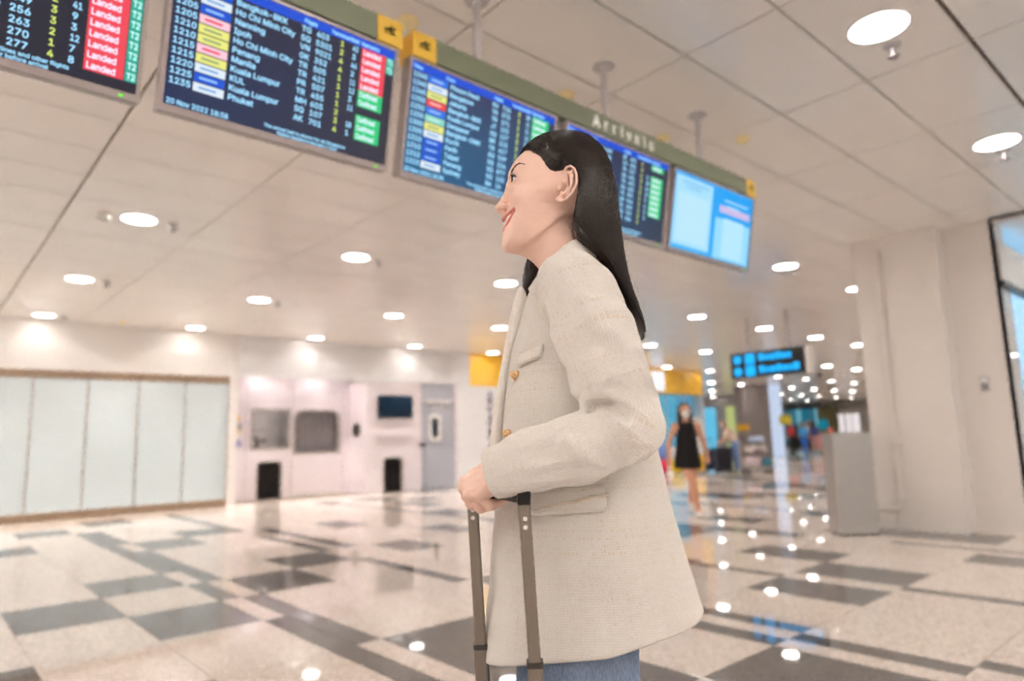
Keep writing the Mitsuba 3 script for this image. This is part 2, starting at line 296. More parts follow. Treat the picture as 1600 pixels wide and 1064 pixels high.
put(ov+'__pane', extr(e, .012, (7.80, 0, 0), (0, 1, 0), EZ).apply_translation((-.012, 0, 0)), 'm_black')
put(ov+'__rim', extr(e.buffer(.02).difference(e), .02, (7.80, 0, 0), (0, 1, 0), EZ).apply_translation((-.02, 0, 0)), 'm_seam')

# grey door
D1 = struct('door_1', extr(rrect(9.33, .01, 10.36, 2.13, .01).difference(rrect(9.63, 1.19, 9.87, 1.75, .1)), .045, (0, WY+.06, 0), EX, EZ), 'm_door')
put(D1+'__vision_frame', extr(rrect(9.57, 1.12, 9.93, 1.82, .12).difference(rrect(9.66, 1.23, 9.84, 1.71, .088)), .02, (0, WY+.018, 0), EX, EZ), 'm_white_paint')
put(D1+'__vision_pane', extr(rrect(9.63, 1.2, 9.87, 1.74, .1), .01, (0, WY+.05, 0), EX, EZ), 'm_window_dark')
put(D1+'__over_panel', rbx(9.33, 10.36, WY+.015, WY+.06, 2.16, 2.55, .005), 'm_door')
put(D1+'__closer', rbx(9.5, 10.2, WY-.03, WY+.02, 2.06, 2.12, .01), 'm_white_paint')
put(D1+'__sign_strip', rbx(9.68, 10.05, WY+.008, WY+.02, 1.93, 1.98, .003), 'm_white_paint')
put(D1+'__frame', cat(bx(9.25, 9.33, WY-.01, WY+.08, 0, 2.56), bx(10.36, 10.44, WY-.01, WY+.08, 0, 2.56), bx(9.33, 10.36, WY-.005, WY+.08, 2.13, 2.16)), 'm_booth')
hd = put(D1+'__handle', tube([(9.40, WY+.015, 1.06), (9.40, WY-.06, 1.06), (9.24, WY-.065, 1.05)], .022), 'm_black')
put(D1+'__rosette', cyl((9.40, WY-.0, 1.06), (9.40, WY+.02, 1.06), .045), 'm_black')
struct('wall_pillar', cat(bx(10.44, 12.6, WY, WY+.12, 0, 2.55), bx(10.44, 10.9, WY-.015, WY, 0, 2.55)), 'm_white_gloss')
# pictogram notices on the white wall
if 1:
    princ('m_ink', lin(120, 118, 130), .6)
    pn = thing('pictogram_notice', 'column of small grey pictograms on the white wall right of the grey door', 'notice')
    y_ = WY-.002
    for k, z in enumerate((2.17, 1.75, 1.37, 1.02)):
        x = 11.52
        head = Polygon([(x+.07*math.cos(t), z+.17+.07*math.sin(t)) for t in np.linspace(0, 2*np.pi, 17)[:-1]])
        body = rrect(x-.10, z-.10, x+.10, z+.08, .05) if k % 2 == 0 else Polygon([(x-.12, z-.1), (x+.12, z-.1), (x, z+.1)])
        put(pn+'__pictogram', cat(extr(head, .003, (0, y_, 0), EX, EZ), extr(body, .003, (0, y_, 0), EX, EZ)), 'm_ink')
        put(pn+'__caption_bar', extr(sbox(x-.16, z-.19, x+.16, z-.16), .003, (0, y_, 0), EX, EZ), 'm_ink')

# shop front under the orange fascia: cyan backlit glass
def glow(key, mesh, c, k=1.0, w=0.2):
    key = put(key, mesh, 'm_emit_base'); scene[key]['emitter'] = {'type': 'area', 'radiance': rgb(emis(*c, k)), 'sampling_weight': w}; return key
sf = thing('shop_front', 'cyan backlit glass shop front under the orange fascia', 'shop front')
for i, x in enumerate(np.arange(12.65, 21.5, 1.12)):
    glow(sf+'__lit_panel', bx(x+.02, x+1.10, WY+.40, WY+.42, .75, 2.535), [(72, 172, 205), (60, 150, 190), (96, 190, 218)][i % 3], 1.0)
    put(sf+'__glass', sheet(x+.02, x+1.10, WY+.05, .1, 2.535), 'm_clear')
    put(sf+'__mullion', rbx(x-.02, x+.02, WY+.03, WY+.08, 0, 2.535, .004), 'm_steel')
put(sf+'__base', rbx(12.6, 21.62, WY+.02, WY+.42, 0, .74, .01), 'm_white_paint')
put(sf+'__end_wall', bx(21.5, 21.62, WY+.0, WY+.45, 0, 2.535), 'm_white_paint')

def onz(px, py, z):
    r = ray(px, py); return EYE + r*(z-EYE[2])/r[2]

struct('wall_shop', bx(21.62, 21.7, WY+.46, Y1, 0, CZ), 'm_white_wall')
struct('trim_3', bx(X0, 12.6, WY+.8+.76, WY+1.6, 0, CZ), 'm_white_wall')

# ---- column on the right, with its pipe, and the wall and glass beside it
CX = 8.45
CO = struct('wall_column', cat(rbx(CX, CX+1.0, 2.31, 2.985, 0, CZ+.02, .008), rbx(CX+.012, CX+1.0, 2.98, 3.21, 0, CZ+.02, .012)), 'm_column', smooth=30)
struct('wall_right', rbx(8.72, 9.3, 1.86, 2.32, 0, CZ+.02, .006), 'm_column', smooth=30)
struct('baseboard_right', cat(bx(CX-.006, CX+.01, 2.31, 3.2, 0, .10), bx(8.714, 8.73, 1.88, 2.31, 0, .10)), 'm_column')
pp = thing('wall_pipe', 'cream painted pipe running down the column with an elbow near the floor', 'pipe')
py_ = 2.93
put(pp+'__pipe', tube([(CX-.05, py_, 3.16), (CX-.05, py_, 1.6), (CX-.05, py_, .30), (CX-.052, py_+.012, .255), (CX-.06, py_+.05, .24), (CX-.10, py_+.28, .235)], .022, 14), 'm_column', smooth=40)
for z in (3.10, .98, .36):
    put(pp+'__bracket', rbx(CX-.085, CX+.004, py_-.05, py_+.05, z-.03, z+.03, .008), 'm_column')
put(pp+'__end_cap', lathe([(0, 0), (.035, 0), (.035, .05), (0, .05)], 16, (CX-.05, py_, 3.15)), 'm_column')
ac = thing('access_reader', 'small grey access reader on the wall between the column and the blue glass', 'access reader')
put(ac+'__plate', rbx(8.70, 8.722, 2.03, 2.12, 1.50, 1.66, .006), 'm_grey_pole')
put(ac+'__window', rbx(8.696, 8.70, 2.045, 2.105, 1.60, 1.64, .001), 'm_white_paint')
put(ac+'__keypad', rbx(8.696, 8.70, 2.045, 2.105, 1.52, 1.585, .001), 'm_grey')
st = thing('steel_stand', 'waist high brushed steel cabinet standing in front of the column foot', 'cabinet')
a_ = math.atan2(3.02-3.29, 7.90-7.59); c_, s_ = math.cos(a_), math.sin(a_)
def stn(m):
    M = np.eye(4); M[:2, :2] = [[c_, -s_], [s_, c_]]; M[:3, 3] = (7.60, 3.285, 0); m = tm(m); m.apply_transform(M); return m
put(st+'__body', stn(rbx(0, .43, .0, .26, .012, 1.09, .006)), 'm_brushed', smooth=30)
put(st+'__top', stn(rbx(-.006, .436, -.006, .266, 1.085, 1.10, .004)), 'm_brushed', smooth=30)
put(st+'__plinth', stn(bx(.02, .41, .01, .25, 0, .02)), 'm_black_matt')
# glass wall along x beyond the corner
struct('trim_4', bx(8.725, 8.765, 1.825, 1.865, 0, CZ), 'm_black_matt')
struct('trim_5', cat(bx(8.72, 8.80, Y0, 1.83, 3.325, CZ), ), 'm_column')
struct('trim_6', bx(8.705, 8.72, Y0, 1.83, 3.355, CZ+.005), 'm_dark_gap')
gw = struct('window_3', sheet(8.77, 16, 1.833, .05, 2.64), 'm_clear_coated')
put(gw+'__upper_pane', sheet(8.77, 16, 1.833, 3.14, 3.36), 'm_clear_coated')
put(gw+'__spandrel', bx(8.77, 16, 1.80, 1.90, 2.685, 3.145), 'm_column')
put(gw+'__rail', bx(8.77, 16, 1.795, 1.88, 2.635, 2.69), 'm_black')
for x in (10.2, 11.7, 13.2, 14.7): put(gw+'__mullion', bx(x, x+.05, 1.80, 1.87, 0, 2.64), 'm_black')
glow(gw+'__glow_panel', bx(8.9, 16, 2.22, 2.24, 3.0, 3.38), (0, 160, 225), 1.9)  # glowing panels put in for the blue brightness behind the glass
glow(gw+'__glow_panel', bx(8.9, 16, 2.22, 2.24, .05, 1.75), (90, 205, 245), 1.7)
glow(gw+'__glow_panel', bx(8.9, 16, 2.22, 2.24, 1.78, 2.9), (150, 206, 244), 1.7)
struct('wall_room', cat(bx(8.77, 16, 2.30, 2.36, 0, CZ), bx(15.95, 16, 1.83, 2.3, 0, CZ)), 'm_white_wall')

# ---- downlights: round lenses with a white trim, in rows along the hall
XL = [-.88, 1.565, 3.95, 6.38, 8.88, 11.29, 13.87, 16.36, 18.9, 21.5, 24.0, 26.5, 29.0, 31.5, 34.0, 36.5, 39.0, 41.5, 44.0, 46.5, 49.0]
YL = [-1.8, 1.23, 4.25, 7.24, 10.3, 13.40, 16.5, 19.6, 22.7]
ROW = {1.23: 'nearest the column and the glass corner', 4.25: 'second from the column', 7.24: 'along the middle of the hall', 10.3: 'second from the white fascia', 13.40: 'nearest the white fascia'}
ROW2 = {-4.8: 'farthest to the right', -1.8: 'right of the glass corner', 16.5: 'just beyond the orange fascia', 19.6: 'second beyond the orange fascia', 22.7: 'third beyond the orange fascia'}
ORD = 'first second third fourth fifth sixth seventh eighth ninth tenth eleventh twelfth thirteenth fourteenth fifteenth sixteenth seventeenth eighteenth nineteenth twentieth twenty-first twenty-second twenty-third twenty-fourth'.split(); cnt = {}
def light(x, y, label, grp, full):
    if full:
        t = thing('ceiling_light', label, 'downlight', grp)
        k = put(t+'__lens', trimesh.Trimesh(*disc((x, y, CZ-.004), .150, 28)), 'm_emit_base')
        put(t+'__trim', lathe([(.150, .001), (.150, -.005), (.158, -.008), (.168, -.006), (.170, .002)], 32, (x, y, CZ-.001)), 'm_white_paint', smooth=True)
    else:
        k = tag(put('ceiling_light', trimesh.Trimesh(*disc((x, y, CZ-.004), .155, 16)), 'm_emit_base'), label, 'downlight', grp)
    scene[k]['emitter'] = {'type': 'area', 'radiance': rgb(LAMP*(.4 if abs(y-13.4) < .1 else 0.56 if (y < -2.3 or x < -1.7) else 1))}
def disc(c, r, n):
    a = -np.arange(n)*2*np.pi/n
    v = np.vstack([np.stack([c[0]+r*np.cos(a), c[1]+r*np.sin(a), a*0+c[2]], 1), [c]])
    return v, np.array([[i, (i+1) % n, n] for i in range(n)])
SPOT = {(3.95, 1.23): 'largest downlight, at the upper right of the photo above the right hand tiles', (6.38, 1.23): 'downlight near the right edge of the photo above the column', (1.565, 7.24): 'downlight below the second flight screen with a detector beside it',
        (3.95, 7.24): 'downlight below the gap between the second and third flight screens', (1.565, 10.3): 'downlight left of the long dark ceiling joint above the frosted glass', (1.565, 13.40): 'leftmost downlight above the frosted glass panels', (3.95, 13.40): 'downlight above the white jamb end of the frosted glass panels',
        (8.88, 4.25): 'downlight beside the column top, right of the last screen', (3.95, 10.3): 'downlight second from the left above the fascia', (6.38, 10.3): 'downlight above the left hand luggage booth', (6.38, 7.24): 'downlight just left of the woman under the third screen'}
for y in YL:
    for x in XL:
        if y > 13.5 and x < 22: continue
        if x > 40 and y < 4: continue
        if 8.4 < x < 9.4 and 1.0 < y < 3.2: continue
        if x > 9 and y < 2 and x < 15: pass
        n = SPOT.get((x, y))
        cnt[y] = cnt.get(y, 0)+1
        where = ROW.get(y, ROW2.get(y)); far_ = 'nearer' if x < 7 else ('farther' if x < 15 else 'distant')
        light(x, y, n or f'{ORD[cnt[y]-1]} downlight from the photographer in the ceiling row {where}', f'{far_} downlights in the row {where}', x < 12 and y > 0)
for k in range(9): light(-1.6+1.15*k, -2.85, f'{ORD[k]} added unseen downlight washing the white wall to the right of the photographer', 'added unseen fill downlights right of the photographer', False)  # unseen lamps added to light her face and jacket from the front
for k in range(11): light(-2.1, -2.2+1.45*k, f'{ORD[k]} added unseen downlight washing the white wall behind the photographer', 'added unseen fill downlights behind the photographer', False)  # also added: bounces light forward off the rear wall
for (x, y, lab) in ((5.75, 15.0, 'added unseen lamp brightening the office behind the pale square counter window'), (5.75, 14.12, 'small lamp in the soffit of the left hand booth above the pale window'), (7.05, 14.12, 'small lamp in the soffit of the left hand booth above the curtain window')):  # the office lamp is added, to brighten the window
    k = tag(put('booth_lamp', trimesh.Trimesh(*disc((x, y, 2.546 if y > 14.8 else 2.755), .12, 20)), 'm_emit_base'), lab, 'downlight'); scene[k]['emitter'] = {'type': 'area', 'radiance': rgb(LAMP*[.98, 1, 1.06]*.9)}
for x in XL:                            # the narrow beam of the lamps along the fascia
    if -3 < x < 21: scene[f'beam_{int(x*10)+100}'] = {'type': 'spot', 'to_world': T().look_at(origin=[x, 13.40, CZ-.02], target=[x, 13.46, 0.0], up=[1, 0, 0]), 'intensity': rgb(LAMP*.42), 'cutoff_angle': 63.0, 'beam_width': 36.0}
# sprinklers beside the downlights, detectors
for (x, y, lab) in ((4.21, 1.25, 'chrome sprinkler head below the largest downlight'), (6.62, 1.24, 'chrome sprinkler head below the downlight near the right edge'), (1.865, 7.21, 'grey sprinkler right of the downlight under the second screen'), (1.86, 10.24, 'grey sprinkler right of the downlight over the frosted glass'),
                    (4.24, 7.23, 'grey sprinkler right of the downlight under the third screen'), (9.15, 4.26, 'grey sprinkler beside the downlight near the column'), (4.24, 10.3, 'grey sprinkler right of the second downlight over the fascia'), (1.83, 13.3, 'grey sprinkler beside the leftmost downlight over the fascia')):
    t = thing('sprinkler', lab, 'sprinkler')
    put(t+'__rosette', lathe([(0, 0), (.05, 0), (.042, -.010), (.016, -.014), (0, -.014)], 18, (x, y, CZ)), 'm_grey_pole', smooth=40)
    put(t+'__stem', lathe([(0, -.01), (.014, -.01), (.016, -.05), (.009, -.075), (0, -.075)], 12, (x, y, CZ)), 'm_grey', smooth=40)
    put(t+'__deflector', cat(lathe([(0, -.075), (.032, -.076), (.032, -.080), (0, -.082)], 14, (x, y, CZ)), cyl((x+.014, y, CZ-.045), (x+.06, y-.012, CZ-.04), .008, 8)), 'm_grey')
for (px, py, r, lab) in ((885, 147, .055, 'yellowed round detector behind the arrivals sign, left of its lettering'), (1036, 214, .05, 'yellowed round detector behind the end of the arrivals lettering'), (1160, 216, .05, 'yellowed round detector right of the last hanging pole'), (637, 33, .06, 'yellowed round detector above the two yellow sign ends'), (191, 503, .05, 'yellowed round detector at the ceiling edge over the frosted glass')):
    p = onz(px, py, CZ)
    t = thing('smoke_detector', lab, 'smoke detector')
    put(t+'__base', lathe([(0, 0), (r, 0), (r, -.012), (0, -.012)], 24, p), 'm_yellow_detector')
    put(t+'__dome', lathe([(r*.85, -.012), (r*.8, -.03), (r*.4, -.042), (0, -.044)], 24, p), 'm_yellow_detector', smooth=40)
t = thing('smoke_detector', 'white round detector left of the downlight under the second screen', 'smoke detector')
put(t+'__base', lathe([(0, 0), (.07, 0), (.07, -.015), (0, -.015)], 24, (1.272, 7.284, CZ)), 'm_white_paint')
put(t+'__dome', lathe([(.06, -.015), (.055, -.04), (.025, -.06), (0, -.06)], 24, (1.272, 7.284, CZ)), 'm_white_paint', smooth=40)

# ---- the arrivals sign: two green beams with yellow ends, hung on poles
SY = 2.45
def plane_icon():
    return cat(*[trimesh.creation.extrude_polygon(Polygon(p), .002, engine='earcut') for p in
        ([(-.030, -.006), (.020, .010), (.030, .018), (.026, .020), (-.010, .012), (-.030, .004)], [(-.012, .002), (.004, .008), (.020, -.012), (.014, -.014)], [(-.002, .012), (.008, .013), (.002, .026), (-.003, .025)], [(-.034, -.016), (.026, -.016), (.026, -.013), (-.034, -.013)])])
ICON = plane_icon()
def on_front(m, x, z, y=SY):
    m = m.copy(); M = np.array([[1, 0, 0, x], [0, 0, -1, y], [0, 1, 0, z], [0, 0, 0, 1.0]]); m.apply_transform(M); return m
def beam(label, x0, x1, ends, poles):
    s = thing('arrivals_sign', label, 'overhead sign')
    g0 = x0+(.13 if 'l' in ends else 0); g1 = x1-(.13 if 'r' in ends else 0)
    put(s+'__beam', rbx(g0, g1, SY, SY+.12, 2.902, 3.025, .004), 'm_sign_green', smooth=30)
    for k, (a, b) in (('l', (x0, g0)), ('r', (g1, x1))):
        if k in ends:
            e = put(s+'__end_panel', rbx(a, b, SY-.002, SY+.122, 2.898, 3.027, .004), 'm_sign_yellow', smooth=30)
            put(e+'__plane_symbol', on_front(ICON, (a+b)/2, 2.965, SY-.0021), 'm_black_matt')
    for x in poles:
        q = put(s+'__pole', cyl((x, SY+.04, 3.02), (x, SY+.04, CZ), .021, 20), 'm_grey_pole', smooth=40)
        put(q+'__flange', lathe([(0, 0), (.065, 0), (.065, -.008), (.03, -.014), (.021, -.03), (0, -.03)], 24, (x, SY+.04, CZ)), 'm_grey_pole', smooth=40)
    return s
s1 = beam('green sign beam with a yellow end panel over the two left hand flight screens', -1.6, 1.567, 'r', (-.6, .4))
s2 = beam('long green sign beam lettered Arrivals over the three right hand screens', 1.626, 4.735, 'lr', (2.043, 3.039, 4.062))
for ch, x in zip('Arrivals', (2.868, 2.968, 3.045, 3.122, 3.175, 3.253, 3.345, 3.400)):
    put(s2+'__letter', cat(*[on_front(meshkit.text_mesh(ch, .068, .003, bold=True), x+k, 2.931+q, SY-.0005) for k, q in ((-.002, 0), (.002, .001), (0, -.001))]), 'm_sign_white')

# ---- flight information screens
TILT = math.radians(10.6)
SU, ST = np.array([1.0, 0, 0]), np.array([0, -math.sin(TILT), math.cos(TILT)])
SN = np.cross(SU, ST)
TXT, YEL, HEAD = (158, 220, 255), (206, 226, 108), (0, 78, 214)
_tc = {}
def tmesh(s, h, bold=False):
    k = (s, h, bold)
    if k not in _tc: _tc[k] = meshkit.text_mesh(s, h, .0005, bold=bold)
    return _tc[k]
class Face:
    """Flat coloured print on a screen: quads and lettering with one colour each, in metres from the lower left corner."""
    def __init__(s): s.v, s.f, s.c, s.n = [], [], [], 0
    def add(s, v, f, c, k=1.0):
        s.v.append(v); s.f.append(np.asarray(f)+s.n); s.n += len(v); s.c.append(np.tile(emis(*c, k), (len(v), 1)) if len(np.shape(c)) == 1 else np.array([emis(*q) for q in c]))
    def quad(s, x0, y0, x1, y1, z, c): s.add(np.array([[x0, y0, z], [x1, y0, z], [x1, y1, z], [x0, y1, z]]), [[0, 1, 2], [0, 2, 3]], c)
    def text(s, t, x, y, h, c, z=.0016, bold=True, wmax=None):
        if not t: return
        m = tmesh(t, h, bold); v = np.array(m.vertices); w = v[:, 0].max()
        if wmax and w > wmax: v[:, 0] *= wmax/w
        s.add(v+[x, y, z], m.faces, c, 1.35)
    def mesh(s, origin):
        v = np.vstack(s.v); P = origin+v[:, :1]*SU+v[:, 1:2]*ST+v[:, 2:]*SN
        return trimesh.Trimesh(P, np.vstack(s.f), process=False), np.vstack(s.c)
scene['m_print'] = {'type': 'diffuse', 'reflectance': rgb((0.03, 0.03, 0.035))}
AIR = {'w': ((225, 240, 252), (130, 170, 220)), 'b': ((8, 84, 214), (150, 200, 255)), 'y': ((238, 238, 128), (150, 170, 120)), 'p': ((255, 205, 220), (238, 60, 100)), 'r': ((240, 72, 72), (250, 200, 200)), 'c': ((40, 120, 235), (170, 200, 255)), 'g': ((140, 220, 200), (200, 240, 230)), 'l': ((70, 190, 255), (200, 235, 255)), 'v': ((120, 60, 200), (220, 160, 220))}
def flight_screen(label, x0, x1, rows, foot, bg, date, shift):
    w, h = x1-x0, .558
    t = thing('flight_screen', label, 'screen')
    O = np.array([x0, 2.552, 2.338])
    M = np.eye(4); M[:3, 0], M[:3, 1], M[:3, 2], M[:3, 3] = SU, ST, SN, O
    def loc(m): m = tm(m).copy(); m.apply_transform(M); return m
    put(t+'__housing', loc(rbx(0, w, 0, h, -.06, -.002, .006)), 'm_bezel', smooth=30)
    b = sbox(0, 0, w, h).difference(sbox(.014, .026, w-.014, h-.014))
    put(t+'__bezel', loc(trimesh.creation.extrude_polygon(b, .008, engine='earcut')), 'm_bezel')
    put(t+'__bracket', loc(cat(rbx(.12, .16, h-.1, h-.01, -.09, -.055, .004), rbx(w-.16, w-.12, h-.1, h-.01, -.09, -.055, .004))), 'm_grey_pole')
    F = Face(); a, b_, c, d = .014, .026, w-.014, h-.014; W_, H_ = c-a, d-b_
    F.add(np.array([[a, b_, .0004], [c, b_, .0004], [c, d, .0004], [a, d, .0004]]), [[0, 1, 2], [0, 2, 3]], bg)
    X = lambda q: a+q*W_
    hh = H_*.072
    if rows is not None:
        F.quad(a, d-hh, c, d, .0008, HEAD)
        for s_, q in (('Time', .01), ('From', .21), ('Flight', .535), ('Terminal', .665), ('Belt', .765), ('Remarks', .82)): F.text(s_, X(q), d-hh*.78, hh*.42, TXT)
        n = 13.1; rh = (H_-hh)/n; z = d-hh
        for r_ in rows:
            z -= rh; th = rh*.60; ty = z+rh*.20
            if r_ is None: continue
            tim, air, city, code, no, ter, belt, rem, cell = r_
            F.text(tim, X(.012), ty, th, TXT, wmax=.085*W_)
            if air: F.quad(X(.105), z+rh*.06, X(.225), z+rh*.94, .0008, AIR[air][0]); F.quad(X(.125), z+rh*.38, X(.195), z+rh*.62, .0012, AIR[air][1])
            F.text(city, X(.24), ty, th, TXT, wmax=.27*W_)
            F.text(code, X(.525), ty, th, TXT, wmax=.06*W_); F.text(no, X(.595), ty, th, TXT, wmax=.08*W_)
            F.text(ter, X(.712), ty, th, YEL, wmax=.04*W_); F.text(belt, X(.775), ty, th, TXT, wmax=.03*W_)
            if rem:
                col = (243, 70, 86) if rem == 'Landed' else (36, 205, 122)
                F.quad(X(.825), z, X(.955), z+rh, .0008, col); F.text(rem, X(.832), ty, th, (225, 235, 255), wmax=.095*W_)
            if cell: F.quad(X(.958), z, X(.998), z+rh*.98, .0008, (46, 176, 150)); F.text(cell, X(.963), ty, th, (200, 250, 250), wmax=.03*W_)
        for k, s_ in enumerate(foot): F.text(s_, X(.40+.06*k), b_+rh*(.62-.50*k), rh*.36, TXT, wmax=.44*W_)
        F.text(date, X(.01), b_+rh*.25, rh*.5, TXT, wmax=.24*W_)
    else:
        F.quad(X(.02), b_+.03, X(.46), d-.02, .0008, (168, 226, 252)); F.quad(X(.06), b_+.06, X(.42), d-.13, .0012, (186, 232, 250))
        F.quad(X(.52), b_+.01, X(.99), b_+.30, .0008, (150, 220, 252)); F.quad(X(.62), b_+.03, X(.90), b_+.31, .0012, (182, 232, 252))
        F.quad(X(.56), b_+.345, X(.97), b_+.395, .0012, (206, 190, 232))
        for k, (q0, q1, yy) in enumerate(((.10, .42, .05), (.14, .40, .08), (.62, .94, .075), (.65, .90, .115))):
            for j in range(7 if q1-q0 > .3 else 5):
                e0 = q0+(q1-q0)*j/7; F.quad(X(e0), d-yy-.012, X(e0+(q1-q0)/8.5), d-yy, .0014, (110, 180, 235) if k < 2 else (190, 240, 255))
    m, col = F.mesh(O)
    k = put(t+'__display', m, 'm_print', color=col)
    scene[k]['emitter'] = {'type': 'area', 'radiance': {'type': 'mesh_attribute', 'name': 'vertex_color'}, 'sampling_weight': 0.4}
    led = put(t+'__status_light', loc(rbx(w*.93, w*.945, .006, .016, .007, .011, .002)), 'm_emit_base')
    scene[led]['emitter'] = {'type': 'area', 'radiance': rgb(emis(90, 220, 40, 1.5)), 'sampling_weight': 0.02}
    return t
R_ = lambda *a: tuple(a)
rows1 = [R_('1150', 'w', 'Chennai', 'DD', str(200+7*i), '1432142332143'[i], str([6, 4, 10, 5, 42, 44, 41, 9, 3, 12, 7, 8, 6][i]), 'Landed', 'T2' if i < 12 else '') for i in range(12)]
rows2 = [R_(a, b, c, d, e, f, g, h, i) for a, b, c, d, e, f, g, h, i in (
    ('1205', 'b', 'Bangkok-BKK', 'TG', '403', '1', '42', 'Landed', 'T1'), ('1205', 'w', 'Ho Chi Minh City', 'SQ', '5301', '2', '3', 'Landed', 'T1'), ('1205', 'b', 'Nanning', 'VN', '9021', '4', '46', 'Landed', ''), ('1205', 'p', 'Ipoh', 'GK', '352', '4', '2', 'Landed', ''),
    ('1210', 'y', 'Ho Chi Minh City', 'TR', '505', '1', '11', 'Landed', ''), ('1210', 'y', 'Penang', 'TR', '421', '1', '12', 'Confirmed', ''), ('1215', 'p', 'Manila', 'PR', '507', '1', '3', 'Confirmed', ''), ('1215', 'y', 'Kuala Lumpur', 'TR', '455', '1', '11', '', ''),
    ('1220', 'w', 'KUL', 'MH', '603', '2', '', 'Confirmed', ''), ('1225', 'b', 'Kuala Lumpur', 'SQ', '107', '3', '18', 'Confirmed', ''), ('1235', 'w', 'Phuket', 'AK', '701', '4', '1', 'Confirmed', ''))]
rows3 = [R_(a, b, c, d, e, f, g, h, i) for a, b, c, d, e, f, g, h, i in (
    ('1240', 'c', 'Phnom Penh', 'K6', '724', '2', '38', 'Confirmed', ''), ('1240', 'w', 'Bangalore', 'TR', '573', '1', '11', 'Confirmed', ''), ('1245', 'y', 'Jakarta', 'TR', '271', '1', '11', 'Confirmed', ''), ('1250', 'r', 'Bangkok-BKK', 'JT', '152', '2', '12', 'Confirmed', ''),
    ('1250', 'c', 'Kuala Lumpur', 'SQ', '127', '3', '5', '', ''), ('1255', 'g', 'Denpasar', 'BR', '215', '3', '', '', ''), ('1300', 'y', 'Bangkok-DMK', 'TR', '617', '1', '', '', ''), ('1305', 'w', 'Kochi', 'SQ', '529', '2', '', '', ''),
    ('1310', 'b', 'Perth', 'SQ', '224', '2', '', '', ''), ('1310', 'b', 'Taipei', 'SQ', '877', '3', '', '', ''), ('1310', 'b', 'Penang', 'SQ', '133', '2', '', '', ''), ('1315', 'w', 'Sydney', 'BA', '16', '1', '', '', ''))]
rows4 = [R_(a, b, c, d, e, f, g, h, i) for a, b, c, d, e, f, g, h, i in (
    ('1345', 'v', 'Bandar Seri', 'BI', '421', '1', '', 'Confirmed', ''), ('1345', 'w', 'Hong Kong', 'CX', '635', '4', '', '', ''), ('1350', 'y', 'Medan', 'TR', '217', '1', '2', 'Confirmed', ''), ('1350', 'b', 'Seoul', 'SQ', '601', '3', '38', 'Confirmed', ''), ('1355', 'y', 'Krabi', 'TR', '635', '1', '36', 'Confirmed', ''),
    ('1400', 'b', 'Tokyo', 'SQ', '633', '3', '35', 'Confirmed', ''), ('1405', 'y', 'Cebu', 'TR', '391', '1', '9', 'Confirmed', ''), ('1410', 'w', 'Doha', 'QR', '944', '1', '6', 'Confirmed', ''), ('1410', 'y', 'Hanoi', 'TR', '303', '1', '3', 'Confirmed', ''), ('1415', 'b', 'Yangon', 'SQ', '761', '2', '3', '', ''), ('1420', 'w', 'Dubai', 'EK', '354', '1', '', '', ''))]
ft = ('The arrival belt is shown for all Singapore', 'flights landed in the last 1 hour')
night, reflect_bg = [(26, 28, 44)]*4, [(24, 98, 140), (34, 66, 104), (52, 54, 84), (48, 50, 92)]  # teal lower left corner: a screen reflection put into the background colour
mid_ = [(20, 76, 124), (44, 60, 78), (46, 44, 62), (40, 44, 78)]  # same painted reflection, for the fourth screen
flight_screen('flight screen at the upper left corner with a column of red Landed cells', -.425, .530, rows1, ('for all Singapore Airlines and other flights', 'passed 1 hour before arrival'), night, '', 0)
flight_screen('second flight screen from the left with red and green remark cells and yellow badges', .590, 1.541, rows2, ft, [(22, 44, 84), (46, 46, 58), (42, 40, 54), (36, 38, 62)], '20 Nov 2022 18:38', 0)
flight_screen('third flight screen, partly behind the head of the woman', 1.606, 2.568, rows3, ft, reflect_bg, '20 Nov 2022 18:38', 0)
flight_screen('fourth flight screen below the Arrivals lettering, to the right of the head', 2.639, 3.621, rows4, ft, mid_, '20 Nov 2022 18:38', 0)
flight_screen('pale cyan notice screen at the right end of the arrivals sign', 3.677, 4.704, None, (), [(60, 180, 250), (40, 170, 250), (0, 160, 245), (0, 166, 248)], '', 0)

# ---- direction sign hanging farther back
ds = thing('direction_sign', 'dark hanging direction sign with two rows of cyan lettering in the distance', 'direction sign')
DX = 12.0
put(ds+'__case', rbx(DX, DX+.14, 5.52, 7.02, 2.18, 2.66, .015), 'm_black', smooth=30)
put(ds+'__side_cap', rbx(DX-.01, DX+.15, 5.44, 5.53, 2.17, 2.67, .01), 'm_white_wall', smooth=30)
for y in (5.85, 6.65): put(ds+'__pole', cyl((DX+.07, y, 2.65), (DX+.07, y, CZ), .03, 14), 'm_grey_pole', smooth=40)
CY = (0, 176, 252)
def row(z, y1):
    # left end = larger y; reads from y 6.95 down to y1
    gl = [extr(Polygon([(.085*math.cos(t), .085*math.sin(t)) for t in np.linspace(0, 2*np.pi, 17)[:-1]]), .004, (DX-.004, 6.86, z), (0, -1, 0), EZ), extr(rrect(-.1, -.1, .1, .1, .03), .004, (DX-.004, 6.60, z), (0, -1, 0), EZ)]
    y = 6.42; k = 0
    while y > y1+.06:
        w = [.10, .07, .12, .09][k % 4]; gl.append(extr(rrect(0, -.055, w, .055 if k % 3 else .085, .02), .004, (DX-.004, y, z), (0, -1, 0), EZ)); y -= w+.018; k += 1
    m = cat(*gl)
    if np.dot(np.cross([0, -1, 0], EZ), [-1, 0, 0]) < 0: m.invert()
    glow(ds+'__lit_row', m, CY, 1.35, .1)
row(2.53, 5.72); row(2.30, 5.66)

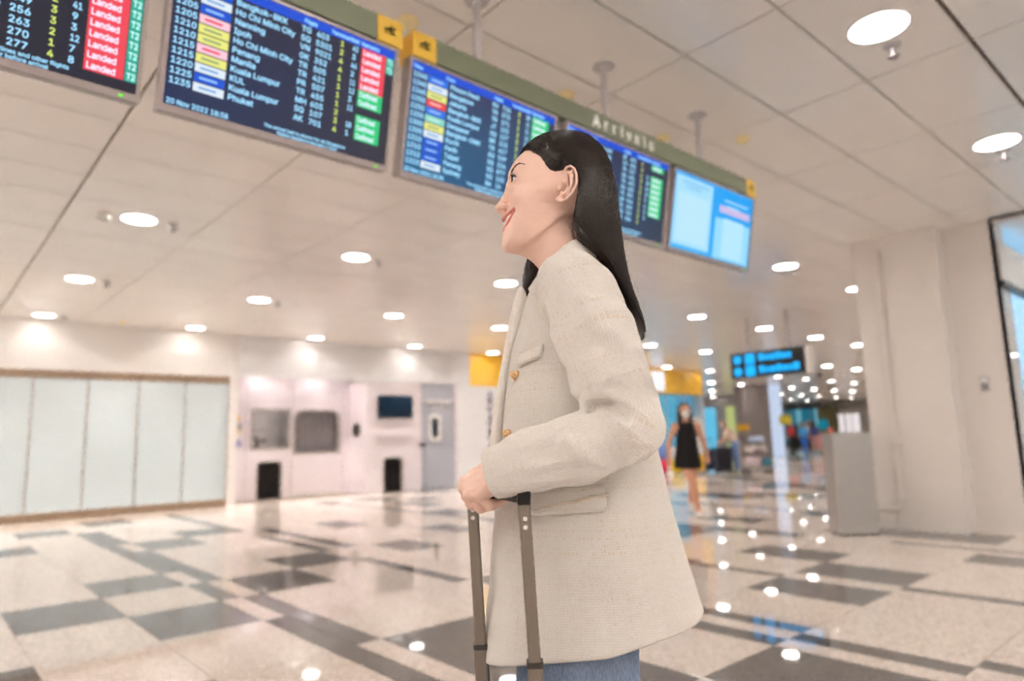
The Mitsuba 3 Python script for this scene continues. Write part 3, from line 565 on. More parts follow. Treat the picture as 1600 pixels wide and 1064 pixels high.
# ================================================================ THE WOMAN IN FRONT
def W3(u, w, z):
    u, w, z = np.broadcast_arrays(*(np.asarray(k, float) for k in (u, w, z)))
    return np.stack([HR[0]*u+HF[0]*w, HR[1]*u+HF[1]*w, z], -1)
def F3(px, py, d):
    """(right, away, up) in metres of what is seen at a pixel at the horizontal distance d."""
    p = at(px, py, d); return np.array([p @ HR, p @ HF, p[2]])
def nets(f, lo, h):
    """Surface nets of the field f (negative inside) on a grid from lo with step h."""
    s = f < 0; n = np.array(f.shape); P = np.zeros(tuple(n-1)+(3,)); C = np.zeros(tuple(n-1))
    sl = lambda o: tuple(slice(o[k], n[k]-1+o[k]) for k in range(3))
    for ax in range(3):
        for a in (0, 1):
            for b in (0, 1):
                o = [0, 0, 0]; oth = [k for k in range(3) if k != ax]; o[oth[0]], o[oth[1]] = a, b
                o1 = list(o); o1[ax] = 1
                f0, f1 = f[sl(o)], f[sl(o1)]; cr = (f0 < 0) != (f1 < 0)
                t = np.where(cr, f0/np.where(cr, f0-f1, 1), 0)
                for k in range(3): P[..., k] += np.where(cr, (t if k == ax else o[k]), 0)
                C += cr
    act = C > 0; idx = -np.ones(C.shape, int); idx[act] = np.arange(act.sum())
    v = (np.argwhere(act)+P[act]/C[act][:, None])*h+lo
    F = []
    for ax in range(3):
        o = [k for k in range(3) if k != ax]
        a = [slice(0, n[k]-1) for k in range(3)]; b = list(a); b[ax] = slice(1, n[ax]); a[ax] = slice(0, n[ax]-1)
        s0, s1 = s[tuple(slice(1, n[k]-1) if k != ax else slice(0, n[k]-1) for k in range(3))], s[tuple(slice(1, n[k]-1) if k != ax else slice(1, n[k]) for k in range(3))]
        for flip in (0, 1):
            e = np.argwhere((s0 & ~s1) if not flip else (~s0 & s1))
            if not len(e): continue
            q = e.copy(); q[:, o[0]] += 1; q[:, o[1]] += 1
            def c(da, db):
                r = q.copy(); r[:, o[0]] -= da; r[:, o[1]] -= db; return idx[r[:, 0], r[:, 1], r[:, 2]]
            k = np.stack([c(1, 1), c(0, 1), c(0, 0), c(1, 0)], 1)
            if (flip == 1) ^ (ax == 1): k = k[:, ::-1]
            F.append(k)
    F = np.vstack(F); return v, np.vstack([F[:, [0, 1, 2]], F[:, [0, 2, 3]]])
def taubin(m, iterations=6, lamb=.5, nu=.53):
    import scipy.sparse as sp
    e = m.edges_unique; n = len(m.vertices); A = sp.coo_matrix((np.ones(len(e)), (e[:, 0], e[:, 1])), shape=(n, n)).tocsr(); A = A+A.T
    d = np.maximum(np.asarray(A.sum(1)).ravel(), 1)[:, None]; v = np.array(m.vertices)
    for k in range(iterations): v = v+(lamb if k % 2 == 0 else -nu)*((A @ v)/d-v)
    m.vertices = v; return m
def grid(lo, hi, h):
    ax = [np.arange(lo[k], hi[k]+h, h) for k in range(3)]
    return np.meshgrid(*ax, indexing='ij', sparse=True)
def cone(G, a, b, ra, rb, sw=1.0):
    """Tapered capsule; sw squeezes it along the 'away' axis."""
    a, b = np.asarray(a, float), np.asarray(b, float); d = b-a; L2 = d @ d+1e-12
    t = np.clip(((G[0]-a[0])*d[0]+(G[1]-a[1])*d[1]+(G[2]-a[2])*d[2])/L2, 0, 1)
    return np.sqrt((G[0]-a[0]-t*d[0])**2+((G[1]-a[1]-t*d[1])/sw)**2+(G[2]-a[2]-t*d[2])**2)-(ra+(rb-ra)*t)
def ell(G, c, r):
    q = np.sqrt(((G[0]-c[0])/r[0])**2+((G[1]-c[1])/r[1])**2+((G[2]-c[2])/r[2])**2); return (q-1)*min(r)
def su(a, b, k):
    h = np.clip(.5+.5*(b-a)/k, 0, 1); return b+(a-b)*h-k*h*(1-h)
def ss(a, b, k): return -su(-a, b, k)      # a minus b
def chaikin(p, n=2, closed=True):
    p = np.asarray(p, float)
    for _ in range(n):
        if closed:
            q = np.roll(p, -1, 0); p = np.stack([.75*p+.25*q, .25*p+.75*q], 1).reshape(-1, 2)
        else:
            a, b = p[:-1], p[1:]; m = np.stack([.75*a+.25*b, .25*a+.75*b], 1).reshape(-1, p.shape[1]); p = np.vstack([p[:1], m, p[-1:]])
    return p
def segdist(X, Y, p, closed):
    q = np.roll(p, -1, 0) if closed else p[1:]; p0 = p if closed else p[:-1]
    D = np.full(np.broadcast(X, Y).shape, 9.0)
    for a, b in zip(p0, q):
        d = b-a; t = np.clip(((X-a[0])*d[0]+(Y-a[1])*d[1])/(d @ d+1e-15), 0, 1); D = np.minimum(D, (X-a[0]-t*d[0])**2+(Y-a[1]-t*d[1])**2)
    return np.sqrt(D)
def inside(X, Y, p):
    r = np.zeros(np.broadcast(X, Y).shape, bool); q = np.roll(p, -1, 0)
    for a, b in zip(p, q):
        c = (a[1] > Y) != (b[1] > Y); r ^= c & (X < (b[0]-a[0])*(Y-a[1])/(b[1]-a[1]+1e-15)+a[0])
    return r
def poly2(pts, d): return np.array([F3(x, y, d)[[0, 2]] for x, y in pts])
def puff(G, poly, w0, A, R, extra=None, ex=.5, blur=0):
    """Field of a silhouette (in the right/up plane) swelled to the half width A, rounded off over R from its outline."""
    X, Z = G[0], G[2]; P = poly
    d = segdist(X, Z, P, True); ins = inside(X, Z, P)
    Wd = A*np.clip(1-(1-np.clip(d/R, 0, 1))**2, 0, 1)**ex
    if blur:
        from scipy.ndimage import gaussian_filter
        hx = float(G[0][1, 0, 0]-G[0][0, 0, 0]); mk = ins[:, 0, :].astype(float); ge = np.clip(1-(1-np.clip(d/.022, 0, 1))**2, 1e-4, 1)[:, 0, :]**np.broadcast_to(ex, d.shape)[:, 0, :]
        q = np.where(mk > 0, np.broadcast_to(Wd, d.shape)[:, 0, :]/ge, 0); q = gaussian_filter(q, blur/hx)/np.maximum(gaussian_filter(mk, blur/hx), 1e-3); Wd = (q*ge)[:, None, :]
    if extra is not None: Wd = extra(Wd, d, X, Z)
    Wd = np.where(ins, Wd, 0)
    hx = float(G[0][1, 0, 0]-G[0][0, 0, 0]); gx, gz = np.gradient(Wd[:, 0, :], hx)
    den = np.sqrt(1+np.minimum(gx**2+gz**2, 9))[:, None, :]
    return np.where(ins, (np.abs(G[1]-w0)-Wd)/den, np.sqrt(d**2+np.maximum(np.abs(G[1]-w0), 0)**2)), Wd
interp = lambda z, t: np.interp(z, *np.array(sorted(t)).T)

DM = 1.28                                   # distance of the woman's middle plane
HEADP = [(820, 239), (808, 250), (801, 258), (797, 266), (794.5, 274), (793, 283), (792.5, 292), (795, 302), (796, 314), (794, 326), (790, 336), (788, 345), (787.5, 355), (787.5, 364), (786, 371), (784, 378), (784, 385), (787, 391), (793, 394.5), (801, 395),
         (814, 393), (830, 387), (847, 376), (862, 363), (876, 351), (890, 346), (906, 346), (926, 336), (941, 316), (949, 291), (947, 265), (938, 246), (925, 232), (905, 223), (885, 220), (865, 221), (846, 226), (831, 232)]
HP = chaikin(poly2(HEADP, DM), 2)
zpx = lambda py: F3(850, py, DM)[2]
def lip_lat(x, y, l):
    if l == 0: return 0.0
    q = F3(x, y, DM); i, j = int((q[0]-MW[0][0])/MW[1]), int((q[2]-MW[0][2])/MW[1]); w = float(MW[2][i, j])
    return w-.0006 if l > .012 else .5*(w-.0006)+.5*l
def build_head():
    h = .0014
    lo, hi = np.array([F3(768, 400, DM)[0], DM-.10, zpx(470)]), np.array([F3(958, 400, DM)[0], DM+.10, zpx(212)])
    G = grid(lo, hi, h)
    A = interp(G[2], [(zpx(212), .066), (zpx(235), .070), (zpx(260), .0735), (zpx(290), .073), (zpx(315), .070), (zpx(335), .066), (zpx(355), .057), (zpx(375), .050), (zpx(396), .040)])
    R = interp(G[2], [(zpx(212), .062), (zpx(260), .066), (zpx(310), .066), (zpx(345), .060), (zpx(375), .052), (zpx(396), .034)])
    uf, ub = F3(845, 330, DM)[0], F3(905, 330, DM)[0]
    ef = interp(G[2], [(zpx(215), .52), (zpx(250), .58), (zpx(275), .60), (zpx(292), .66), (zpx(315), .78), (zpx(335), .84), (zpx(352), .82), (zpx(372), .68), (zpx(396), .58)])
    t_ = np.clip((G[0]-uf)/(ub-uf), 0, 1); t_ = t_*t_*(3-2*t_)
    f, Wd = puff(G, HP, DM, A, R, ex=ef*(1-t_)+interp(G[2], [(zpx(215), .52), (zpx(325), .52), (zpx(352), .80), (zpx(390), .85)])*t_, blur=.011)
    P = lambda x, y, s=0.0: F3(x, y, DM)+np.array([0, s, 0])
    # neck
    f = su(f, cone(G, P(851, 362), P(914, 448), .049, .057, 1.0), .05)
    for s in (-1, 1):
        f = su(f, cone(G, P(815, 318, s*.047), P(850, 312, s*.062), .012, .010), .02)     # cheek bone
        f = su(f, cone(G, P(824, 334, s*.044), P(814, 322, s*.041), .011, .011), .025)    # smiling cheek
        f = su(f, cone(G, P(800, 279, s*.018), P(815, 274, s*.047), .006, .005), .014)    # brow ridge
        f = ss(f, ell(G, P(796.5, 290.5, s*.030), (.008, .013, .0070)), .012)                 # eye socket
    # nose
    f = su(f, cone(G, P(797.5, 292), P(783.5, 321), .0056, .0072), .014)
    f = su(f, ell(G, P(781.3, 325), (.0093, .0088, .0085)), .006)
    for s in (-1, 1):
        f = su(f, ell(G, P(790.5, 325.0, s*.0105), (.0085, .0064, .0062)), .006)
    f = su(f, cone(G, P(784, 330.5), P(789, 337), .0040, .0045), .006)
    for s in (-1, 1):
        f = ss(f, ell(G, P(785.0, 329.6, s*.0088), (.0048, .0040, .0030)), .0015)
    # mouth: opening, the lips are parts of their own
    global MW
    nf = f[:, :f.shape[1]//2+1, :] < 0; MW = (lo, h, DM-np.where(nf.any(1), lo[1]+h*nf.argmax(1), DM))
    mh = [P(803, 339.5, -lip_lat(803, 339.5, .027)), P(796, 345, -lip_lat(796, 345, .020)), P(789.5, 349, -lip_lat(789.5, 349, .010)), P(787.5, 350.5, 0)]
    mc = mh+[q*[1, -1, 1]+[0, 2*DM, 0] for q in mh[-2::-1]]
    for a, b in zip(mc[:-1], mc[1:]): f = ss(f, cone(G, a, b, .0052, .0052), .003)
    # ears
    for s in (-1, 1):
        E = lambda x, y, o: P(x, y, s*(.0685+o))
        rim = [E(877, 304, .002), E(876, 294, .006), E(880, 286.5, .010), E(886, 285, .013), E(891.5, 290, .016), E(894.5, 299, .018), E(895, 309, .018), E(892, 319, .017), E(887, 327, .015), E(880, 333, .012), E(872, 335.5, .008)]
        e = np.full(f.shape, 9.0)
        for a, b in zip(rim[:-1], rim[1:]): e = np.minimum(e, cone(G, a, b, .0026, .0026))
        e = su(e, ell(G, E(869.5, 332, .006), (.0062, .0042, .0058)), .003)
        ah = [E(884, 293, .011), E(888.5, 301, .014), E(888, 311, .013), E(883, 320, .011), E(876, 325, .008)]
        for a, b in zip(ah[:-1], ah[1:]): e = su(e, cone(G, a, b, .0028, .0028), .002)
        plate = [(E(880, 292, .006), E(882, 322, .004)), (E(888, 293, .011), E(888, 318, .010)), (E(874, 322, .002), E(872, 332, .004)), (E(878, 326, .004), E(884, 326, .009))]
        for a, b in plate: e = su(e, cone(G, a, b, .0042, .0042, .5), .004)
        e = su(e, ell(G, E(871.0, 314, .0005), (.0040, .0042, .0050)), .003)
        e = ss(e, ell(G, E(880, 312, .010), (.0062, .0065, .0078)), .003)
        e = ss(e, ell(G, E(886, 291.5, .0135), (.0035, .003, .003)), .002)
        f = su(f, e, .0025)
    v, q = nets(f, lo, h)
    m = trimesh.Trimesh(v, q, process=False); taubin(m, iterations=6)
    vv = np.array(m.vertices); J = poly2([(818, 397), (840, 386), (862, 370), (880, 356), (905, 352)], DM); dj = segdist(vv[:, 0], vv[:, 2], J, False)
    dc = np.hypot(vv[:, 0]-F3(812, 306, DM)[0], vv[:, 2]-zpx(306))
    sm = np.maximum(np.clip((.034-dj)/.014, 0, 1), np.clip((.020-dc)/.008, 0, 1)*(np.abs(vv[:, 1]-DM) > .018))[:, None]
    ear = (np.abs(vv[:, 1]-DM) > .066) & (vv[:, 0] > F3(862, 320, DM)[0]) & (vv[:, 2] > zpx(341)); sm[ear] = 0
    import scipy.sparse as sp
    e = m.edges_unique; A_ = sp.coo_matrix((np.ones(len(e)), (e[:, 0], e[:, 1])), shape=(len(vv),)*2).tocsr(); A_ = A_+A_.T; dg = np.maximum(np.asarray(A_.sum(1)).ravel(), 1)[:, None]
    bd = np.zeros(len(vv)); bd[np.unique(m.edges[trimesh.grouping.group_rows(m.edges_sorted, require_count=1)])] = 1; sm[bd > 0] = 0
    for _ in range(70): vv = vv+.6*sm*((A_ @ vv)/dg-vv)
    m.vertices = vv
    near = f[:, :f.shape[1]//2+1, :] < 0; SWn = np.where(near.any(1), (lo[1]+h*near.argmax(1)), DM)
    return m, (lo, h, DM-SWn)
HEADM, (HLO, HH, HW) = build_head()
def face_w(u, z):
    i = np.clip(((u-HLO[0])/HH).astype(int), 0, HW.shape[0]-1); j = np.clip(((z-HLO[2])/HH).astype(int), 0, HW.shape[1]-1); return HW[i, j]
def world(m):
    m = tm(m).copy(); m.vertices = W3(*np.array(m.vertices).T); 
    return m
def flipfix(m):
    m = tm(m)
    if m.volume < 0: m.invert()
    return m

# hand closed on the trolley handle
def build_hand():
    K = lambda x, y, d: F3(x, y, d)
    h = .0015
    pts = np.array([K(712, 810, 1.09), K(800, 700, 1.22)]); lo = np.array([K(708, 760, 1.15)[0], 1.03, K(750, 815, 1.15)[2]]); hi = np.array([K(835, 760, 1.1)[0], 1.23, K(770, 690, 1.1)[2]])
    G = grid(lo, hi, h)
    wr, fo = K(786, 745, 1.082), K(830, 733, 1.075)
    mcp = [K(729, 754, 1.172), K(727.5, 764, 1.149), K(737, 771, 1.126), K(750, 775, 1.105)]
    pip = [K(729, 775, 1.178), K(737, 787, 1.153), K(751, 793, 1.129), K(765, 790, 1.107)]
    dip = [K(747, 787, 1.182), K(757, 791, 1.162), K(770, 790, 1.140), K(783, 785, 1.119)]
    tip = [K(757, 780, 1.180), K(768, 782, 1.162), K(779, 780, 1.142), K(790, 777, 1.122)]
    f = cone(G, fo, wr, .025, .023, .9)
    for i, (m, r) in enumerate(zip(mcp, (.0112, .0112, .0106, .0098))):
        f = su(f, cone(G, wr, m, .019, r), .007)
    f = su(f, cone(G, K(770, 752, 1.11), mcp[2], .021, .013), .01)
    for m, p, d, t, r in zip(mcp, pip, dip, tip, (.0092, .0094, .0090, .0082)):
        g = np.minimum(cone(G, m, p, r+.0012, r), np.minimum(cone(G, p, d, r, r*.9), cone(G, d, t, r*.9, r*.8)))
        f = su(f, g, .0018)
        f = su(f, ell(G, m+[-.002, -.004, .002], (.0105, .0095, .0095)), .004)
        f = su(f, ell(G, p, (r*1.12, r*1.12, r*1.12)), .002)
    th = [K(772, 740, 1.115), K(744, 741, 1.16), K(729, 752, 1.183), K(722, 757, 1.192)]
    for a, b, ra, rb in zip(th[:-1], th[1:], (.013, .0105, .009), (.0105, .009, .0072)): f = su(f, cone(G, a, b, ra, rb), .005)
    for a, b in zip(mcp, [wr]*4):      # tendons
        f = su(f, cone(G, a+[0, -.007, .006], .55*a+.45*b+[0, -.012, .008], .0045, .003), .006)
    v, q = nets(f, lo, h); m = trimesh.Trimesh(v, q, process=False); taubin(m, iterations=8); return m
HANDM = build_hand()

# plain body under the clothes
def build_core():
    h = .011
    lo, hi = np.array([F3(760, 700, DM)[0], DM-.30, .05]), np.array([F3(1060, 700, 1.05)[0]+.02, DM+.30, 1.46]); G = grid(lo, hi, h)
    K = lambda x, y, d=DM: F3(x, y, d)
    f = cone(G, K(900, 470), K(905, 620), .075, .07, 1.5)
    f = su(f, cone(G, K(905, 620), K(925, 850), .07, .095, 1.35), .04)
    f = su(f, cone(G, K(893, 425), K(900, 470), .05, .07), .03)
    for s, d in ((-1, 1.19), (1, 1.37)):
        hp = K(925, 850)+[0, s*.085, 0]; kn = np.array([K(900, 1000)[0], DM+s*.085, .48]); an = np.array([K(915, 1000)[0], DM+s*.085, .09])
        f = su(f, cone(G, hp, kn, .082, .055), .03); f = su(f, cone(G, kn, an, .054, .035), .02)
    for s in (-1, 1):
        q = lambda x, y, d: F3(x, y, d)*[1, 0, 1]+[0, DM+s*(DM-d), 0]
        f = su(f, cone(G, K(900, 455), q(900, 450, 1.125), .05, .042), .03)
        f = su(f, cone(G, q(900, 450, 1.125), q(984, 665, 1.065), .042, .034), .02); f = su(f, cone(G, q(984, 665, 1.065), q(815, 736, 1.078), .034, .024), .02)
    v, q = nets(f, lo, h); return trimesh.Trimesh(v, q, process=False)
COREM = build_core()

# ---- materials
def skin(p, n, uv):
    a = mikit.fbm(p.x*60, p.y*60, p.z*60); return mikit.mix((0.86, 0.605, 0.505), (0.81, 0.545, 0.45), a)
princ('m_skin', mikit.proc(skin), 0.55, spec=0.25, sheen=0.1)
princ('m_lip', (0.62, 0.215, 0.18), 0.3)
princ('m_teeth', (0.86, 0.82, 0.76), 0.2)
princ('m_eye_white', (0.8, 0.78, 0.76), 0.08)
princ('m_iris', (0.03, 0.016, 0.010), 0.08)
princ('m_lash', (0.012, 0.008, 0.007), 0.5)
princ('m_brow', (0.085, 0.052, 0.040), 0.7)
princ('m_hair', (0.009, 0.006, 0.0045), 0.27, spec=0.4)
princ('m_strand', (0.017, 0.0105, 0.007), 0.24, spec=0.6)
def weave_h(u, v):
    """Basket weave: threads crossing over and under, 3.6 mm apart."""
    s = 1/0.0038; x, y = u*s, v*s
    ix, iy = dr.floor(x), dr.floor(y); fx, fy = x-ix-.5, y-iy-.5
    par = (ix+iy)-2*dr.floor((ix+iy)/2)
    hor = 1-4*fy*fy; ver = 1-4*fx*fx
    return dr.select(par > .5, dr.maximum(hor*(.75+.25*(1-4*fx*fx)), ver*.35), dr.maximum(ver*(.75+.25*(1-4*fy*fy)), hor*.35)), ix, iy, par
def tweed_c(p, n, uv):
    h, ix, iy, par = weave_h(uv.x, uv.y)
    r = mikit.cell_rand(dr.select(par > .5, 0.0, ix), dr.select(par > .5, iy, 0.0), par); q = mikit.cell_rand(ix, iy, 3.0)
    c = mikit.mix((0.99, 0.965, 0.925), (0.955, 0.915, 0.86), mikit.smoothstep(.3, .9, r*.5+q*.5))
    gold = mikit.smoothstep(.90, .95, r)*mikit.smoothstep(.5, .7, q)
    c = mikit.mix(c, (0.88, 0.78, 0.60), gold*.6)
    return mikit.mix(c, (0.82, 0.71, 0.58), mikit.smoothstep(.60, .12, h)*.85)
def tweed_h(p, n, uv):
    h, ix, iy, par = weave_h(uv.x, uv.y); return h*.9+.35*mikit.noise(p.x*900, p.y*900, p.z*900)
scene['m_tweed'] = {'type': 'twosided', 'b': {'type': 'bumpmap', 'arbitrary': mikit.proc(tweed_h, 4e-4), 'scale': 0.0028, 'b': {'type': 'principled', 'base_color': mikit.proc(tweed_c), 'roughness': 0.9, 'specular': 0.15, 'sheen': 0.35}}}
def denim_c(p, n, uv):
    t = mikit.fbm(p.x*30, p.y*30, p.z*9); g = mikit.noise(p.x*700, p.y*700, p.z*160)
    return mikit.mix((0.115, 0.165, 0.265), (0.27, 0.34, 0.45), t*.75+(g-.5)*.7)
princ('m_denim', mikit.proc(denim_c), 0.85, spec=0.2)
princ('m_gold', (0.78, 0.50, 0.26), 0.3, metallic=1.0)
princ('m_tube', lin(126, 117, 108), 0.34, metallic=0.55)
princ('m_tube_dark', lin(70, 66, 64), 0.4, metallic=0.6)
princ('m_shoe', (0.75, 0.73, 0.70), 0.5)

# ---- person
PW = 'person'; used['person'] = 1
scene[PW] = mikit.ply(cat(*[flipfix(world(m)) for m in (HEADM, HANDM, COREM)]), 'm_skin', smooth=True)
tag(PW, 'young woman in a cream tweed jacket looking up beside her suitcase', 'person')
P0 = lambda x, y, s=0.0: F3(x, y, DM)+np.array([0, s, 0])
for s in (-1, 1):
    c = P0(808.5, 290.8, s*.0312)
    eb = trimesh.creation.icosphere(3, .0112); eb.apply_translation(c)
    ek = put(PW+'__eye', world(eb), 'm_eye_white', smooth=True)
    g = np.array([-1, -s*.0-.10*(s < 0)+.0, .10]); g /= np.linalg.norm(g)
    ir = trimesh.creation.icosphere(2, .0062); ir.vertices *= [.45, 1, 1]; M = trimesh.geometry.align_vectors([-1, 0, 0], g); M[:3, 3] = c+g*.0098; ir.apply_transform(M)
    put(ek+'__iris', world(ir), 'm_iris', smooth=True)
    # lids: bands on a slightly larger sphere, upper and lower, meeting at the outer corner
    def lid(e0, e1, r, a0, a1, n=18, m=8):
        A, E = np.meshgrid(np.linspace(a0, a1, n), np.linspace(0, 1, m), indexing='ij'); sh = np.cos(np.linspace(-1.45, 1.45, n))[:, None]
        el = (e0+(e1-e0)*E) if np.ndim(e0) == 0 else e0[:, None]+(e1-e0)[:, None]*E
        d = np.stack([-np.cos(el)*np.cos(A), s*np.cos(el)*np.sin(A), np.sin(el)], -1)
        v = (c+d*r).reshape(-1, 3); f = [[i*m+j, i*m+j+1, (i+1)*m+j+1, (i+1)*m+j] for i in range(n-1) for j in range(m-1)]
        f = np.array(f); return trimesh.Trimesh(v, np.vstack([f[:, [0, 1, 2]], f[:, [0, 2, 3]]]), process=False)
    aa = np.linspace(-1.0, 1.35, 18); arch_ = np.sqrt(np.clip(1-((aa-.15)/1.22)**2, 0, 1))
    up_e, lo_e = .05+.46*arch_, -.04-.34*arch_
    put(PW+'__eyelid', world(cat(lid(up_e, np.full(18, 1.45), .0121, -1.0, 1.35), lid(np.full(18, -1.4), lo_e, .0120, -1.0, 1.35))), 'm_skin', smooth=True)
    edge = np.stack([-np.cos(up_e)*np.cos(aa), s*np.cos(up_e)*np.sin(aa), np.sin(up_e)], -1)
    ls = [tube(c+edge*.0124, np.linspace(.0004, .0009, 18), 6)]
    for k in range(6, 18, 1):
        d = edge[k]; o = d*np.array([1.0, 1.1, 1]); b = c+d*.0124; ln = .25+.75*min((k-6)/7, 1); e_ = b+o*.0042*ln+np.array([0, 0, .0012]); t2 = e_+o*.0016*ln+np.array([0, 0, .0018])
        ls.append(tube([b, e_, t2], [.0005, .00035, .0001], 5))
    put(PW+'__eyelashes', world(cat(*ls)), 'm_lash', smooth=True)
    # eyebrow following the brow
    bp = chaikin(np.array([(799.5, 280.5), (801.5, 277.8), (805, 274.8), (809, 272.8), (813.5, 272.4), (819.5, 275.6)]), 2, False)
    bv = []
    for k, (x, y) in enumerate(bp):
        q = F3(x, y, DM); wv = face_w(q[:1], q[2:])[0]; lat = max(wv, .010)
        bv.append([q[0]-.0006, DM+s*(lat+.0006), q[2]])
    rr = np.interp(np.linspace(0, 1, len(bv)), [0, .15, .6, 1], [.0009, .0020, .0017, .0005])
    put(PW+'__eyebrow', world(tube(bv, rr, 8)), 'm_brow', smooth=True)
# lips and teeth, swept across the mouth from corner to corner
def across(pts, ins_=0.0):
    half = np.array([P0(x, y, -max(lip_lat(x, y, l)-ins_, 0) if l else 0) for x, y, l in pts]); full = np.vstack([half, (half*[1, -1, 1]+[0, 2*DM, 0])[-2::-1]])
    q = full
    for _ in range(2):
        a, b = q[:-1], q[1:]; q = np.vstack([q[:1], np.stack([.75*a+.25*b, .25*a+.75*b], 1).reshape(-1, 3), q[-1:]])
    return q
ul = across([(804.0, 337.8, .0290), (798.5, 338.6, .0240), (792, 340.6, .0165), (787.0, 342.9, .008), (786.2, 343.5, 0)])
ll = across([(804.0, 340.0, .0290), (800.0, 347.5, .0230), (795.5, 353.8, .0160), (790.5, 359.2, .008), (788.8, 360.4, 0)])
tt = lambda n, a: np.interp(np.abs(np.linspace(-1, 1, n)), [0, .5, .85, 1], a)
put(PW+'__upper_lip', world(tube(ul, tt(len(ul), [.0041, .0038, .0028, .0012]), 12)), 'm_lip', smooth=True)
put(PW+'__lower_lip', world(tube(ll, tt(len(ll), [.0046, .0042, .0030, .0012]), 12)), 'm_lip', smooth=True)
tb = across([(802, 340.5, .0262), (797.5, 342, .0215), (792.5, 344.5, .0145), (788.6, 347.5, .007), (787.8, 348.4, 0)], .0035)
tl = across([(802, 342.5, .0262), (798.5, 347.5, .0215), (794, 351.8, .0145), (790.2, 355.8, .007), (789.4, 356.6, 0)], .0035)
teeth = [rbx(-.003, .003, -.0032, .0032, -.0050, .0050, .0022, 10)]
ts = []
for k in range(2, len(tb)-2, 2):
    c0 = (tb[k]+tl[k])/2; m = tm(teeth[0]).copy(); t_ = tb[k+1]-tb[k-1]; t_ /= np.linalg.norm(t_)
    up_ = tb[k]-tl[k]; hgt = np.linalg.norm(up_); up_ /= hgt; nn = np.cross(t_, up_)
    M = np.eye(4); M[:3, 0], M[:3, 1], M[:3, 2], M[:3, 3] = nn, t_, up_, c0+[.0018, 0, 0]
    m.vertices *= [1, np.linalg.norm(tb[k+1]-tb[k-1])/.0064, 1.05*max(hgt, .004)/.008]; m.apply_transform(M); ts.append(flipfix(m))
put(PW+'__teeth', world(cat(*ts)), 'm_teeth', smooth=True)

# ---- hair
OUT = [(812, 243), (818, 236), (826, 228.5), (838, 220.5), (850, 216), (862, 212.5), (876, 211), (890, 211.5), (905, 214.5), (918, 219.5), (930, 228), (939, 237), (946, 248), (951, 260), (955.5, 275), (959, 292), (962, 310), (964.5, 330), (966.5, 350), (968.5, 375), (971.5, 400), (975.5, 425), (979, 440), (985, 460), (993, 480), (999.5, 497), (1004, 512), (1005, 530)]
INN = [(813, 244), (819.5, 247.5), (827, 254), (834, 262), (840.5, 271), (845.5, 280), (851, 289), (860, 294), (871, 292.5), (881, 286), (889, 284), (895.5, 291), (898.5, 303), (898, 318), (895, 332), (893, 348), (891.5, 362), (890, 376), (893, 388), (902, 397), (916, 403), (930, 410), (942, 423), (953, 439), (966, 460), (979, 480), (989, 500), (998, 518), (1004, 531)]
DHS = DM
def build_hair():
    h = .0026
    op, ip = chaikin(poly2(OUT, DHS), 2, False), chaikin(poly2(INN, DHS), 2, False)
    P = np.vstack([op, ip[::-1]])
    lo, hi = np.array([P[:, 0].min()-.01, DM-.115, P[:, 1].min()-.01]), np.array([P[:, 0].max()+.01, DM+.115, P[:, 1].max()+.012]); G = grid(lo, hi, h)
    X, Z = G[0], G[2]; do, di = segdist(X, Z, op, False), segdist(X, Z, ip, False); ins = inside(X, Z, P)
    A = interp(Z, [(zpx(210), .074), (zpx(240), .080), (zpx(280), .084), (zpx(310), .084), (zpx(345), .085), (zpx(390), .090), (zpx(420), .088), (zpx(460), .080), (zpx(535), .062)])
    Ro = interp(Z, [(zpx(210), .064), (zpx(270), .064), (zpx(340), .050), (zpx(420), .036), (zpx(535), .02)])
    Ri = interp(Z, [(zpx(240), .022), (zpx(350), .018), (zpx(535), .010)])
    go = np.sqrt(np.clip(1-(1-np.clip(do/Ro, 0, 1))**2, 0, 1)); gi = np.sqrt(np.clip(1-(1-np.clip((di+.0015)/Ri, 0, 1))**2, 0, 1))
    Wd = np.where(ins, A*go*(.885+.115*gi), 0); SWh = face_w(X, Z)+0*Wd; tl_ = (X < F3(874, 300, DM)[0]) & (SWh > 0) & ins; Wd = np.where(tl_, np.minimum(Wd, SWh-.0035+.75*di), Wd)
    gx, gz = np.gradient(Wd[:, 0, :], h); den = np.sqrt(1+np.minimum(gx**2+gz**2, 9))[:, None, :]
    f = np.where(ins, (np.abs(G[1]-DM)-Wd)/den, np.sqrt(np.minimum(do, di)**2+(G[1]-DM)**2))
    psi = di/(di+do+1e-9); arc = Z*1.0
    gr = .0016*(meshkit.fbm(np.stack(np.broadcast_arrays(psi*34+3*np.sign(G[1]-DM), arc*7, psi*0+.3), -1), 3)-.5)*2+.0010*np.sin(psi*95+2*np.sin(arc*22)+1.5*np.sign(G[1]-DM))
    f = f+gr*np.clip(Wd/.03, 0, 1)*np.clip(di/.022, .08, 1)
    v, q = nets(f, lo, h); m = trimesh.Trimesh(v, q, process=False); taubin(m, iterations=4); return m, (lo, h, Wd[:, 0, :])
HAIRM, (QLO, QH, QW) = build_hair()
HK = put(PW+'__hair', flipfix(world(HAIRM)), 'm_hair', smooth=True)
tag(HK, 'long straight dark brown hair')
